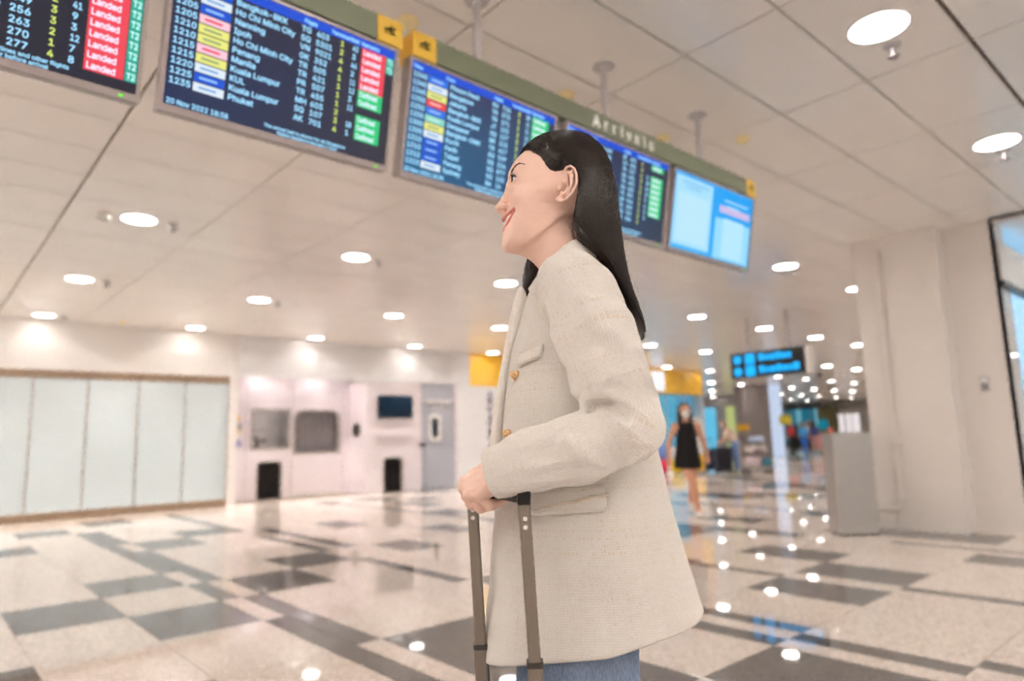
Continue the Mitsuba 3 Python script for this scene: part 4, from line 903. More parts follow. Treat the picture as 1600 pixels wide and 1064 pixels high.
def thin_tubes(strands, sides=3):
    V, Fc, n0 = [], [], 0
    for p, r in strands:
        p = np.asarray(p, float); t = np.gradient(p, axis=0); t /= np.linalg.norm(t, axis=1, keepdims=True)+1e-12
        a = np.cross(t, HF); a /= np.linalg.norm(a, axis=1, keepdims=True)+1e-12; b = np.cross(t, a); ang = np.arange(sides)*2*np.pi/sides
        v = p[:, None]+np.asarray(r)[:, None, None]*(np.cos(ang)[None, :, None]*a[:, None]+np.sin(ang)[None, :, None]*b[:, None])
        i, j = np.meshgrid(np.arange(len(p)-1), np.arange(sides), indexing='ij'); i, j = i.ravel(), j.ravel()
        q = np.stack([i*sides+j, i*sides+(j+1) % sides, (i+1)*sides+(j+1) % sides, (i+1)*sides+j], 1)+n0
        V.append(v.reshape(-1, 3)); Fc += [q[:, [0, 1, 2]], q[:, [0, 2, 3]]]; n0 += len(p)*sides
    return trimesh.Trimesh(np.vstack(V), np.vstack(Fc), process=False)
def resample(p, n):
    s = np.concatenate([[0], np.cumsum(np.linalg.norm(np.diff(p, axis=0), axis=1))]); t = np.linspace(0, s[-1], n)
    return np.stack([np.interp(t, s, p[:, k]) for k in range(2)], 1)
def build_strands(n):
    op, ip = resample(chaikin(poly2(OUT, DHS), 2, False), 40), resample(chaikin(poly2(INN, DHS), 2, False), 40); S = []
    for k in range(n):
        psi = rng.uniform(.01, 1.0)**.9; a, b = rng.uniform(0, .35)*rng.uniform(0, 1), rng.uniform(.75, 1.0)
        s = -1 if rng.random() < .72 else 1
        t = np.linspace(a, b, 16)*39; i = np.clip(t.astype(int), 0, 38); fr = (t-i)[:, None]
        ps = np.clip(psi+.03*np.sin(np.linspace(0, 4, 16)+rng.uniform(0, 6))*rng.uniform(0, 1), 0, 1.006)[:, None]
        pin = ip[i]*(1-fr)+ip[i+1]*fr; po = op[i]*(1-fr)+op[i+1]*fr; q = pin*(1-ps)+po*ps
        x = np.clip(((q[:, 0]-QLO[0])/QH).astype(int), 0, QW.shape[0]-1); z = np.clip(((q[:, 1]-QLO[2])/QH).astype(int), 0, QW.shape[1]-1)
        w = QW[x, z]; w = np.convolve(np.r_[w[0], w, w[-1]], [.25, .5, .25], 'valid')
        P = W3(q[:, 0], DM+s*(w+rng.uniform(-.0006, .0014)), q[:, 1])
        S.append((P, np.interp(np.linspace(0, 1, 16), [0, .1, .8, 1], [.00012, .00030, .00028, .00008])))
    return S
STR = build_strands(3800)
# loose hairs along the back and the crown
for k in range(60):
    op = resample(chaikin(poly2(OUT, DHS), 2, False), 60); a = rng.integers(8, 46); L = rng.integers(8, 14); q = op[a:a+L].copy(); q[:, 0] += np.linspace(0, 1, len(q))**1.5*rng.uniform(.001, .012); q[:, 1] += np.linspace(0, 1, len(q))*rng.uniform(-.002, .004)
    STR.append((W3(q[:, 0], DM+rng.uniform(-.03, .03), q[:, 1]), np.full(len(q), .00013)))
put(PW+'__hair__strands', thin_tubes(STR), 'm_strand', smooth=True)
tag(PW+'__hair__strands', kind='stuff')
# the lock on the far side, in front of the neck
lk = chaikin(poly2([(826, 398), (821, 410), (817, 428), (816, 446), (820, 462), (825, 466), (834, 446), (848, 430), (852, 418), (845, 402)], DM+.07), 2)
lo_, hi_ = np.array([lk[:, 0].min()-.01, DM+.03, lk[:, 1].min()-.01]), np.array([lk[:, 0].max()+.01, DM+.11, lk[:, 1].max()+.01]); G_ = grid(lo_, hi_, .003)
f_, _ = puff(G_, lk, DM+.07, .022, .02); v_, q_ = nets(f_, lo_, .003)
put(HK+'__lock', flipfix(world(trimesh.Trimesh(v_, q_, process=False))), 'm_hair', smooth=True)
S2 = []
for k in range(160):
    x0 = rng.uniform(828, 848); e = rng.uniform(0, 1); pts = [F3(x0, 398+rng.uniform(-6, 6), DM+.06), F3(x0-8+e*4, 422, DM+.05+rng.uniform(0, .02)), F3(x0-13+e*6, 445, DM+.05+rng.uniform(0, .02)), F3(815+e*14+rng.uniform(-3, 3), 464, DM+.06)]
    S2.append((W3(*np.array(pts).T), np.array([.0003, .0003, .00025, .0001])))
tag(put(HK+'__lock_strands', thin_tubes(S2), 'm_strand', smooth=True), kind='stuff')

# ---- jacket
TAB = [(425, 851, 935), (432, 842, 945), (445, 832, 955), (465, 824, 964), (490, 816, 974), (520, 807, 982), (560, 797, 990), (600, 791, 997), (650, 786, 1009), (700, 781.5, 1022), (760, 776, 1036), (830, 770, 1055), (900, 765, 1076), (960, 758, 1092), (1022, 748, 1108)]
TZ = np.array([F3(900, y, DM)[2] for y, _, _ in TAB]); TF = np.array([F3(a, y, DM)[0] for y, a, _ in TAB]); TB = np.array([F3(b, y, DM)[0] for y, _, b in TAB])
from scipy.interpolate import PchipInterpolator
pf, pb = PchipInterpolator(TZ[::-1], TF[::-1]), PchipInterpolator(TZ[::-1], TB[::-1])
bt = PchipInterpolator([.65, .72, .80, .90, 1.0, 1.10, 1.20, 1.28, 1.34, 1.375, 1.40, 1.42, 1.435, 1.448], [.214, .210, .200, .188, .178, .170, .172, .176, .178, .172, .158, .135, .110, .080])
ZTOP = float(TZ[0])+.006
def torso(th, z, off=0.0):
    """th: 0 at the back, pi/2 on the near (camera) side, pi in front."""
    th, z = np.broadcast_arrays(np.asarray(th, float), np.asarray(z, float)); zc = np.clip(z, TZ[-1], TZ[0])
    a, uc, b = (pb(zc)-pf(zc))/2, (pb(zc)+pf(zc))/2, bt(np.clip(z, .65, 1.448))
    n = 2.35; c, s = np.cos(th), np.sin(th); r = (np.abs(c)**n+np.abs(s)**n)**(-1/n)
    dn = np.clip((1.05-z)/.35, 0, 1)
    fold = .006*dn*np.sin(th*5+1.0+1.2*np.sin(z*6))+.004*np.sin(th*3-z*9)*np.clip((1.2-z)/.3, 0, 1)+.004*np.exp(-((z-1.03)/.05)**2)*np.sin(th*7+z*30)
    fold = fold*1.35*np.clip(np.abs(s)*1.6, 0, 1)
    k = 1+(fold+off)/np.maximum(.16, 0)
    return np.stack([uc+a*r*c*(1+(fold*0+off)/np.maximum(a, .03)), DM-b*r*s*(1+(fold+off)/b), z], -1)
def zhem(th): return .762+.030*np.sin(th)**2*(np.sin(th) > 0)+.060*np.clip(np.cos(th), 0, 1)**1.1-.012*np.clip(-np.cos(th), 0, 1)
NT, NZ = 220, 150
th_ = np.linspace(0, 2*np.pi, NT+1); vz = np.linspace(0, 1, NZ)
TH, VZ = np.meshgrid(th_, vz, indexing='ij'); ZZ = zhem(TH)*(1-VZ)+ZTOP*VZ
VO = torso(TH, ZZ); wob = (meshkit.fbm(VO*22, 3)-.5)*.006; VO = torso(TH, ZZ, wob)
VI = torso(TH[:, :4], ZZ[:, :4], -.006)[:, ::-1]                       # turned-up inside of the hem
bev = torso(TH[:, :1], ZZ[:, :1]-.003, -.003)
ALL = np.concatenate([VI, bev, VO], 1); nr = ALL.shape[1]
ii, jj = np.meshgrid(np.arange(NT), np.arange(nr-1), indexing='ij'); ii, jj = ii.ravel(), jj.ravel()
qq = np.stack([ii*nr+jj, ii*nr+jj+1, (ii+1)*nr+jj+1, (ii+1)*nr+jj], 1)
uvs = np.stack([np.repeat(th_*.205, nr), ALL[..., 2].ravel()], 1)
JM = trimesh.Trimesh(W3(*ALL.reshape(-1, 3).T), np.vstack([qq[:, [0, 1, 2]], qq[:, [0, 2, 3]]]), process=False)
if np.dot(JM.face_normals[len(qq)//2], JM.triangles_center[len(qq)//2]-JM.vertices.mean(0)) < 0: JM.invert()
JK = put(PW+'__jacket', JM, 'm_tweed', smooth=True, uv=uvs)
tag(JK, 'cream basket weave tweed jacket')

# sleeves
def build_sleeve(near):
    h = .0034
    K = lambda x, y, d: F3(x, y, d)
    pts = [K(893, 447, 1.125), K(930, 520, 1.097), K(951, 585, 1.082), K(985, 664, 1.062)]; rad = [.055, .0645, .0625, .054]
    fa = [K(985, 666, 1.062), K(900, 702, 1.060), K(830, 720, 1.068), K(745, 747, 1.085)]; fr = [.054, .0535, .0485, .0385]
    lo = np.array([K(745, 700, 1.07)[0], .985, K(900, 800, 1.05)[2]]); hi = np.array([K(1048, 660, 1.06)[0], 1.26, K(890, 385, 1.1)[2]]); G = grid(lo, hi, h)
    f = np.full(np.broadcast(*G).shape, 9.0)
    for k in range(3): f = su(f, cone(G, pts[k], pts[k+1], rad[k], rad[k+1]), .012)
    f = su(f, cone(G, K(893, 447, 1.125), K(893, 440, 1.20), .055, .050), .03)
    f2 = np.full(f.shape, 9.0)
    for k in range(3): f2 = su(f2, cone(G, fa[k], fa[k+1], fr[k], fr[k+1]), .012)
    f = su(f, f2, .006)
    base = f
    # soft rolls of cloth, laid on the surface that the view meets
    from scipy.ndimage import map_coordinates
    def surf(x, y):
        ds = np.arange(.985, 1.25, .002); q = np.array([K(x, y, d) for d in ds]); val = map_coordinates(base, ((q-lo)/h).T, order=1, mode='nearest')
        i = np.argmax(val < 0) if (val < 0).any() else np.argmin(val); return q[i]
    rolls = [([(915, 644), (914, 630), (922, 619), (938, 615), (958, 619), (982, 634), (1006, 652)], .0120, .0045), ([(862, 672), (884, 692), (912, 712), (955, 730)], .0105, .009), ([(878, 418), (905, 468), (948, 520), (994, 550)], .0100, .018),
             ([(898, 612), (925, 604), (955, 590), (995, 574)], .0095, .010), ([(945, 648), (972, 662), (1000, 686), (1020, 694)], .0090, .008), ([(782, 744), (840, 730), (890, 716)], .0080, .012), ([(800, 703), (850, 688), (905, 664), (930, 652)], .0085, .010), ([(776, 764), (830, 752), (895, 740)], .0075, .012),
             ([(858, 470), (868, 520), (884, 566)], .008, .012), ([(930, 470), (965, 530), (1000, 590)], .007, .015), ([(940, 742), (980, 722), (1012, 704)], .008, .010)]
    for line, r, kk in rolls:
        q = [surf(x, y)+np.array([0, r*.34, 0]) for x, y in line]
        for i, (a, b) in enumerate(zip(q[:-1], q[1:])):
            t0, t1 = i/(len(q)-1), (i+1)/(len(q)-1); s_ = lambda t: r*(.45+.55*math.sin(math.pi*min(max(t, .08), .92)))
            f = su(f, cone(G, a, b, s_(t0), s_(t1)), kk)
    q = [surf(x, y)+np.array([0, -.002, 0]) for x, y in [(924, 640), (934, 634), (948, 633), (964, 642), (980, 655)]]      # the crease under the roll
    for a, b in zip(q[:-1], q[1:]): f = ss(f, cone(G, a, b, .0085, .0065), .005)
    XYZ = np.stack(np.broadcast_arrays(*G), -1)
    f = f+(meshkit.fbm(XYZ*np.array([26, 26, 26]), 2, 5)-.5)*.007
    ax = fa[3]-fa[2]; ax /= np.linalg.norm(ax); c0 = K(765, 742, 1.08)
    cut = (G[0]-c0[0])*ax[0]+(G[1]-c0[1])*ax[1]+(G[2]-c0[2])*ax[2]
    f = -su(-f, -cut, .004)
    f = ss(f, np.maximum(f2+.007, -(cut+.05)), .002)
    v, q = nets(f, lo, h)
    m = trimesh.Trimesh(v, q, process=False); taubin(m, iterations=5); v = np.array(m.vertices)
    # uv: along and around the nearer bone
    def bone(pl):
        best = np.full(len(v), 9.0); al = np.zeros(len(v)); an = np.zeros(len(v)); L = 0
        d0 = pl[-1]-pl[0]; d0 /= np.linalg.norm(d0); e1 = np.cross(d0, [0, 1, 0]); e1 /= np.linalg.norm(e1); e2 = np.array([0, -1.0, 0])
        for a, b in zip(pl[:-1], pl[1:]):
            d = b-a; t = np.clip(((v-a) @ d)/(d @ d), 0, 1); r = v-a-t[:, None]*d; dist = np.linalg.norm(r, axis=1); tk = dist < best
            best[tk] = dist[tk]; al[tk] = (L+((v-a) @ d)/np.linalg.norm(d))[tk]; an[tk] = np.arctan2(r @ e1, r @ e2)[tk]; L += np.linalg.norm(d)
        return best, np.stack([an*.056, al], 1)
    b1, u1 = bone(pts); b2, u2 = bone(fa); mid = (np.abs(b1-b2) < .006) & (v[:, 1] < 1.05)
    u2 = u2+np.median((u1-u2)[mid], 0); wt = np.clip(.5+(b1-b2)/.05, 0, 1)[:, None]; wt = wt*wt*(3-2*wt); uv = u1*(1-wt)+u2*wt
    if not near: v = v*[1, -1, 1]+[0, 2*DM, 0]
    m = trimesh.Trimesh(W3(*v.T), q, process=False)
    if m.volume < 0: m.invert()
    return m, uv
SLEEVE = build_sleeve(True)
put(JK+'__sleeve', SLEEVE[0], 'm_tweed', smooth=True, uv=SLEEVE[1])
sv = np.array(SLEEVE[0].vertices); mid_pt = HF*DM; refl = np.eye(3)-2*np.outer(HF, HF)
m2 = trimesh.Trimesh((sv-mid_pt) @ refl+mid_pt, np.array(SLEEVE[0].faces)[:, ::-1], process=False)
put(JK+'__sleeve', m2, 'm_tweed', smooth=True, uv=SLEEVE[1])
put(PW+'__far_hand', flipfix(world(trimesh.Trimesh(np.array(HANDM.vertices)*[1, -1, 1]+[0, 2*DM, 0], np.array(HANDM.faces)[:, ::-1], process=False))), 'm_skin', smooth=True)

# collar, lapel, flaps
def band(top, bot, thick, n=40, m=9, outward=None):
    """A strip of cloth between two 3-D lines (right, away, up), with a thickness and rounded rims."""
    def rs(p):
        p = np.asarray(p, float)
        for _ in range(3):
            a, b = p[:-1], p[1:]; p = np.vstack([p[:1], np.stack([.75*a+.25*b, .25*a+.75*b], 1).reshape(-1, 3), p[-1:]])
        s = np.concatenate([[0], np.cumsum(np.linalg.norm(np.diff(p, axis=0), axis=1))]); t = np.linspace(0, s[-1], n); return np.stack([np.interp(t, s, p[:, k]) for k in range(3)], 1)
    A, B = rs(top), rs(bot); t = np.linspace(0, 1, m)[None, :, None]; S = A[:, None]*(1-t)+B[:, None]*t
    N = np.cross(np.gradient(S, axis=0), np.gradient(S, axis=1)); N /= np.linalg.norm(N, axis=2, keepdims=True)+1e-12
    if outward is not None and (N[n//2, m//2] @ np.asarray(outward)) < 0: N = -N
    bul = np.sqrt(np.clip(1-(2*t-1)**8, 0, 1)); ed = np.sqrt(np.clip(1-(2*np.linspace(0, 1, n)-1)**20, 0, 1))[:, None, None]
    U, L = S+N*thick*.5*bul*ed, S-N*thick*.5*bul*ed
    ring = np.concatenate([U, L[:, ::-1]], 1); r = ring.shape[1]; f = []
    for i in range(n-1):
        for j in range(r): a, b, c, d = i*r+j, i*r+(j+1) % r, (i+1)*r+(j+1) % r, (i+1)*r+j; f += [[a, b, c], [a, c, d]]
    for i, rev in ((0, 1), (n-1, 0)):
        for j in range(1, r-1): f.append([i*r, i*r+j, i*r+j+1][::-1 if rev else 1])
    v = ring.reshape(-1, 3); uv = np.stack([np.repeat(np.linspace(0, np.linalg.norm(np.diff(A, axis=0), axis=1).sum(), n), r), np.tile(np.r_[np.linspace(0, .04, m), np.linspace(.04, 0, m)], n)], 1)
    mm = trimesh.Trimesh(W3(*v.T), np.array(f), process=False)
    if mm.volume < 0: mm.invert()
    return mm, uv
K = F3
for s in (-1, 1):
    q = lambda x, y, d: K(x, y, d) if s < 0 else K(x, y, d)*[1, -1, 1]+[0, 2*DM, 0]
    top = [q(938, 378, DM), q(915, 371, 1.235), q(893, 374, 1.205), q(872, 391, 1.185), q(853, 411, 1.175), q(838, 433, 1.18), q(825, 451, 1.20)]
    bot = [q(945, 402, DM), q(922, 404, 1.22), q(898, 404, 1.165), q(876, 412, 1.150), q(858, 428, 1.145), q(846, 450, 1.155), q(834, 474, 1.18)]
    mm, uv = band(top, bot, .007, outward=[0, s, 0]); put(JK+'__collar', mm, 'm_tweed', smooth=True, uv=uv)
def puffed(key, pts, d, A, R, mat='m_tweed', h=.003, label=None, uvrot=0.0):
    p = chaikin(poly2(pts, d), 2); lo = np.array([p[:, 0].min()-.008, d-A-.008, p[:, 1].min()-.008]); hi = np.array([p[:, 0].max()+.008, d+A+.008, p[:, 1].max()+.008]); G = grid(lo, hi, h)
    f, _ = puff(G, p, d, A, R); v, q = nets(f, lo, h); m = trimesh.Trimesh(v, q, process=False); taubin(m, iterations=4); v = np.array(m.vertices)
    c, s_ = math.cos(uvrot), math.sin(uvrot); uv = np.stack([v[:, 0]*c-v[:, 2]*s_+v[:, 1]*.5, v[:, 0]*s_+v[:, 2]*c], 1)
    return put(key, flipfix(world(m)), mat, smooth=True, uv=uv)
puffed(JK+'__lapel', [(817, 447), (810, 450), (804, 463), (797, 495), (790, 530), (784, 562), (778, 598), (771, 640), (767, 672), (764, 705), (764, 730), (780, 720), (788, 690), (791, 655), (795, 615), (800, 578), (810, 546), (821, 512), (827, 480), (823, 460)], DM-.016, .026, .018, uvrot=.2)
def flap(name, th0, th1, z0, z1, off, thick, slope=0.0, n=36, m=12):
    tt_, zz_ = np.meshgrid(np.linspace(th0, th1, n), np.linspace(0, 1, m), indexing='ij')
    rd = np.minimum(1, np.minimum(np.linspace(0, 1, n), np.linspace(1, 0, n))*14)[:, None]
    zb = z0+.012*(1-np.sqrt(1-(1-rd)**2))
    z = (zb*(1-zz_)+z1*zz_)+slope*(np.linspace(0, 1, n)[:, None]-.5)
    bul = np.sqrt(np.clip(1-(2*zz_-1)**8, 0, 1))*np.sqrt(np.clip(1-(2*np.linspace(0, 1, n)[:, None]-1)**16, 0, 1))
    lift = off*(1-zz_)
    U, L = torso(tt_, z, .001+lift+thick*bul), torso(tt_, z, .0005+lift*.6)
    ring = np.concatenate([U, L[:, ::-1]], 1); r = ring.shape[1]
    f = [[i*r+j, i*r+(j+1) % r, (i+1)*r+(j+1) % r, (i+1)*r+j] for i in range(n-1) for j in range(r)]; f = np.array(f); f = np.vstack([f[:, [0, 1, 2]], f[:, [0, 2, 3]]])
    e = [[k*r, k*r+j, k*r+j+1] for k in (0, n-1) for j in range(1, r-1)]
    v = ring.reshape(-1, 3); mm = trimesh.Trimesh(W3(*v.T), np.vstack([f, e]), process=False)
    if mm.volume < 0: mm.invert()
    uv = np.stack([np.concatenate([tt_, tt_[:, ::-1]], 1).ravel()*.205+.1, v[:, 2]], 1)
    return put(name, mm, 'm_tweed', smooth=True, uv=uv)
def th_at(px, py):
    """(angle, height) of the torso point on the camera side that is seen at a pixel."""
    t = np.linspace(.25, 3.1, 400); z = np.linspace(.74, 1.43, 400); TT, Z2 = np.meshgrid(t, z, indexing='ij')
    q = project(W3(*np.moveaxis(torso(TT, Z2), -1, 0))); e = (q[..., 0]-px)**2+(q[..., 1]-py)**2; i = np.unravel_index(np.argmin(e), e.shape); return t[i[0]], z[i[1]]
a0, b0 = th_at(848, 560), th_at(812, 572); zt = th_at(840, 548)[1]
flap(JK+'__pocket_flap', a0[0], b0[0], b0[1]+.002, zt+.004, .003, .005, slope=-.012)
a0, b0 = th_at(946, 775), th_at(815, 795); zt = th_at(880, 775)[1]; zb_ = th_at(870, 803)[1]
flap(JK+'__pocket_flap', a0[0], b0[0], zb_, zt+.012, .006, .006, slope=-.008)
for (x0, y0), (x1, y1) in (((832, 797), (948, 772)),):
    pts = [torso(*th_at(x0+(x1-x0)*k/12, y0+(y1-y0)*k/12), .010) for k in range(13)]
    put(JK+'__pocket_piping', world(tube(pts, .0022, 8)), 'm_tweed', smooth=True, uv=np.zeros((13*8+2, 2)))
def heart(c, out, r):
    t = np.linspace(0, 2*np.pi, 40)[:-1]; hx, hy = 16*np.sin(t)**3/17, (13*np.cos(t)-5*np.cos(2*t)-2*np.cos(3*t)-np.cos(4*t))/17
    p = Polygon(np.stack([hx, hy], 1)*r); rings = []; V, Fc = [], []
    lv = [(0, 1.0), (.35, 1.0), (.62, .93), (.80, .78), (.9, .5), (.92, .02)]
    out = np.asarray(out, float); out /= np.linalg.norm(out); ux = np.cross([0, 0, 1], out); ux /= np.linalg.norm(ux); uy = np.cross(out, ux)
    b = np.stack([hx, hy], 1)*r; n = len(b)
    for hgt, sc in lv: V.append(c+out*hgt*.0055+b[:, :1]*sc*ux+b[:, 1:]*sc*uy)
    V = np.vstack(V)
    for k in range(len(lv)-1):
        for j in range(n): a, bb = k*n+j, k*n+(j+1) % n; Fc += [[a, bb, bb+n], [a, bb+n, a+n]]
    return trimesh.Trimesh(V, np.array(Fc), process=False)
for (x, y) in ((806.5, 587), (794.5, 678), (822, 775)):
    t0, z0 = th_at(x, y); c = torso(t0, z0, .003); n_ = torso(t0, z0, .02)-torso(t0, z0, 0); 
    n_ = n_/np.linalg.norm(n_)+np.array([0, -.55, 0]); c = c+np.array([0, -.002, 0])
    k = put(JK+'__button', flipfix(world(heart(c, n_, .0102))), 'm_gold', smooth=40)
    tag(k, 'gold heart shaped button')
    e_ = n_/np.linalg.norm(n_)
    ringp = [c+e_*.0048+.0035*(math.cos(a)*np.cross([0, 0, 1], e_)+math.sin(a)*np.array([0, 0, 1.0])) for a in np.linspace(0, 2*np.pi, 15)]
    put(k+'__rosette', world(tube(ringp, .0010, 6)), 'm_gold', smooth=True)

# ---- jeans and shoes
def build_jeans():
    h = .006
    cx, cx2 = F3(897, 1040, 1.19)[0], F3(890, 1040, 1.37)[0]
    lo, hi = np.array([cx-.17, DM-.24, .06]), np.array([cx+.19, DM+.24, .93]); G = grid(lo, hi, h)
    f = np.full(np.broadcast(*G).shape, 9.0)
    for c, d in ((cx, DM-.088), (cx2, DM+.088)):
        leg = np.minimum(cone(G, (c+.012, d, .80), (c, d, .45), .102, .098, .88), cone(G, (c, d, .45), (c+.01, d, .02), .098, .105, .88)); f = su(f, leg, .012)
    f = su(f, ell(G, ((cx+cx2)/2+.02, DM, .84), (.10, .14, .08)), .03)
    XYZ = np.stack(np.broadcast_arrays(*G), -1); f = f+(meshkit.fbm(XYZ*[16, 16, 6], 2, 3)-.5)*.02+.003*np.sin(XYZ[..., 0]*70+8*np.sin(XYZ[..., 2]*7))
    f = np.maximum(f, .075-G[2]); f = np.maximum(f, G[2]-.86)
    v, q = nets(f, lo, h); m = trimesh.Trimesh(v, q, process=False); taubin(m, iterations=3); return m, cx, cx2
JE, LCX, LCX2 = build_jeans()
put(PW+'__jeans', flipfix(world(JE)), 'm_denim', smooth=True)
for c, d in ((LCX, DM-.088), (LCX2, DM+.088)):
    sph = lambda u, w, z, r: manifold3d.Manifold.sphere(r, 16).translate([u, w, z])
    sole = manifold3d.Manifold.batch_hull([sph(c+.07, d, .016, .0155), sph(c+.07, d+.02, .02, .015), sph(c+.07, d-.02, .02, .015), sph(c-.14, d+.03, .016, .0155), sph(c-.14, d-.03, .016, .0155), sph(c-.18, d, .016, .0155)])
    upper = manifold3d.Manifold.batch_hull([sph(c+.065, d, .06, .033), sph(c+.01, d, .09, .038), sph(c-.10, d, .045, .034), sph(c-.165, d, .034, .024)])
    k = put(PW+'__shoe', flipfix(world(upper)), 'm_shoe', smooth=40); put(k+'__sole', flipfix(world(sole)), 'm_shoe', smooth=40)

# ================================================================ THE TROLLEY CASE
SC = thing('suitcase', 'upright suitcase with a grey telescopic handle held by the woman', 'suitcase')
A1, A2 = K(738, 779, 1.20), K(818, 766, 1.055)
zt_ = float((A1[2]+A2[2])/2)
lean = np.array([.010, 0, 0])           # the tubes lean slightly to the right going down
ax_ = A2-A1; ax_[2] = 0; ax_ /= np.linalg.norm(ax_); pr_ = np.array([-ax_[1], ax_[0], 0.0])
if pr_[0] > 0: pr_ = -pr_
princ('m_case', lin(60, 72, 96), 0.4, spec=.4)
def sect(w, t, r=.005):
    p = rrect(-w/2, -t/2, w/2, t/2, r); return np.array(p.exterior.coords)[:-1]
def rail(top, z1, w, t, r=.005, grooves=True, twist=0.0):
    s = sect(w, t, r); c, sn = math.cos(twist), math.sin(twist); s = np.stack([s[:, 0]*c-s[:, 1]*sn, s[:, 0]*sn+s[:, 1]*c], 1); bot = top+lean*(top[2]-z1)/.25; bot[2] = z1; n = len(s)
    v = np.vstack([np.array([e+ax_*a+pr_*b for a, b in s]) for e in (top, bot)]); f = []
    for j in range(n): a, b = j, (j+1) % n; f += [[a, b, b+n], [a, b+n, a+n]]
    for j in range(1, n-1): f += [[0, j+1, j], [n, n+j, n+j+1]]
    return flipfix(trimesh.Trimesh(W3(*v.T), np.array(f), process=False))
TW = .55
for a, wt, zc in ((A1, 0, K(750, 1008, 1.20)[2]), (A2, 0, K(831, 1036, 1.055)[2])):
    top = np.array([a[0], a[1], zt_-.006])
    tb_ = put(SC+'__inner_tube', rail(top, zc, .0228, .0185, .0045, twist=TW), 'm_tube', smooth=30)
    for k in (0, 1):
        z = zt_-.030-.0125*k; p = np.array([a[0], a[1], z])+lean*(.03)/.25
        e1 = np.array([ax_[0]*math.cos(TW)+pr_[0]*math.sin(TW), ax_[1]*math.cos(TW)+pr_[1]*math.sin(TW), 0])
        e2 = np.array([-ax_[0]*math.sin(TW)+pr_[0]*math.cos(TW), -ax_[1]*math.sin(TW)+pr_[1]*math.cos(TW), 0])
        fr_ = min((e1, -e1, e2, -e2), key=lambda q: q[1]+.35*q[0]); hw = .0228/2 if abs(fr_ @ e1) > .9 else .0185/2
        rv = cyl(p+fr_*(hw-.001), p+fr_*(hw+.0012), .0034, 16)
        put(tb_+'__rivet', flipfix(world(rv)), 'm_white_paint', smooth=40)
    lb = top+lean*(top[2]-zc)/.25; lb[2] = zc
    put(SC+'__collar', rail(lb+[0, 0, .003], zc-.004, .0290, .0245, .005, twist=TW), 'm_tube_dark', smooth=30)
    ot = put(SC+'__outer_tube', rail(lb, .60, .0272, .0230, .005, twist=TW), 'm_tube', smooth=30)
    put(ot+'__latch', rail(lb+[0, 0, -.03]+ax_*.0065*0+pr_*(-.0092), zc-.042, .008, .006, .002, twist=TW), 'm_black', smooth=30)
    cp = []
    for z, w, t in ((zt_+.014, .0265, .022), (zt_-.010, .0235, .020)):
        s = sect(w, t, .006); c_1, s_1 = math.cos(TW), math.sin(TW); cp.append(np.array([[a[0], a[1], z]+ax_*(x*c_1-y*s_1)+pr_*(x*s_1+y*c_1) for x, y in s]))
    n = len(cp[0]); v = np.vstack(cp); f = []
    for j in range(n): p_, q_ = j, (j+1) % n; f += [[p_, q_, q_+n], [p_, q_+n, p_+n]]
    for j in range(1, n-1): f += [[0, j+1, j], [n, n+j, n+j+1]]
    put(SC+'__corner_cap', flipfix(trimesh.Trimesh(W3(*v.T), np.array(f), process=False)), 'm_black', smooth=30)
gr = tube([[A2[0], A2[1], zt_+.001], A2*[1, 1, 0]+[0, 0, zt_+.004]+(A1-A2)*[.5, .5, 0], [A1[0], A1[1], zt_+.001]], .0105, 16)
put(SC+'__grip', flipfix(world(gr)), 'm_black', smooth=40)
mid2 = (A1+A2)/2; base = mid2+lean*(zt_-.35)/.25
def boxcase(u0, u1, v0, v1, z0, z1, r):
    m = tm(rbx(u0, u1, v0, v1, z0, z1, r, 24)); q = np.array(m.vertices); P_ = base*[1, 1, 0]+q[:, :1]*ax_+q[:, 1:2]*pr_+[0, 0, 1]*q[:, 2:]; m.vertices = W3(*P_.T); return flipfix(m)
put(SC+'__shell', boxcase(-.19, .19, .016, .25, .06, .58, .035), 'm_case', smooth=30)
put(SC+'__back_panel', boxcase(-.17, .17, -.014, .02, .10, .60, .012), 'm_black_matt', smooth=30)
for x in (-.15, .15):
    for y in (.04, .21): put(SC+'__wheel', boxcase(x-.013, x+.013, y-.03, y+.03, .001, .065, .012), 'm_black', smooth=30)

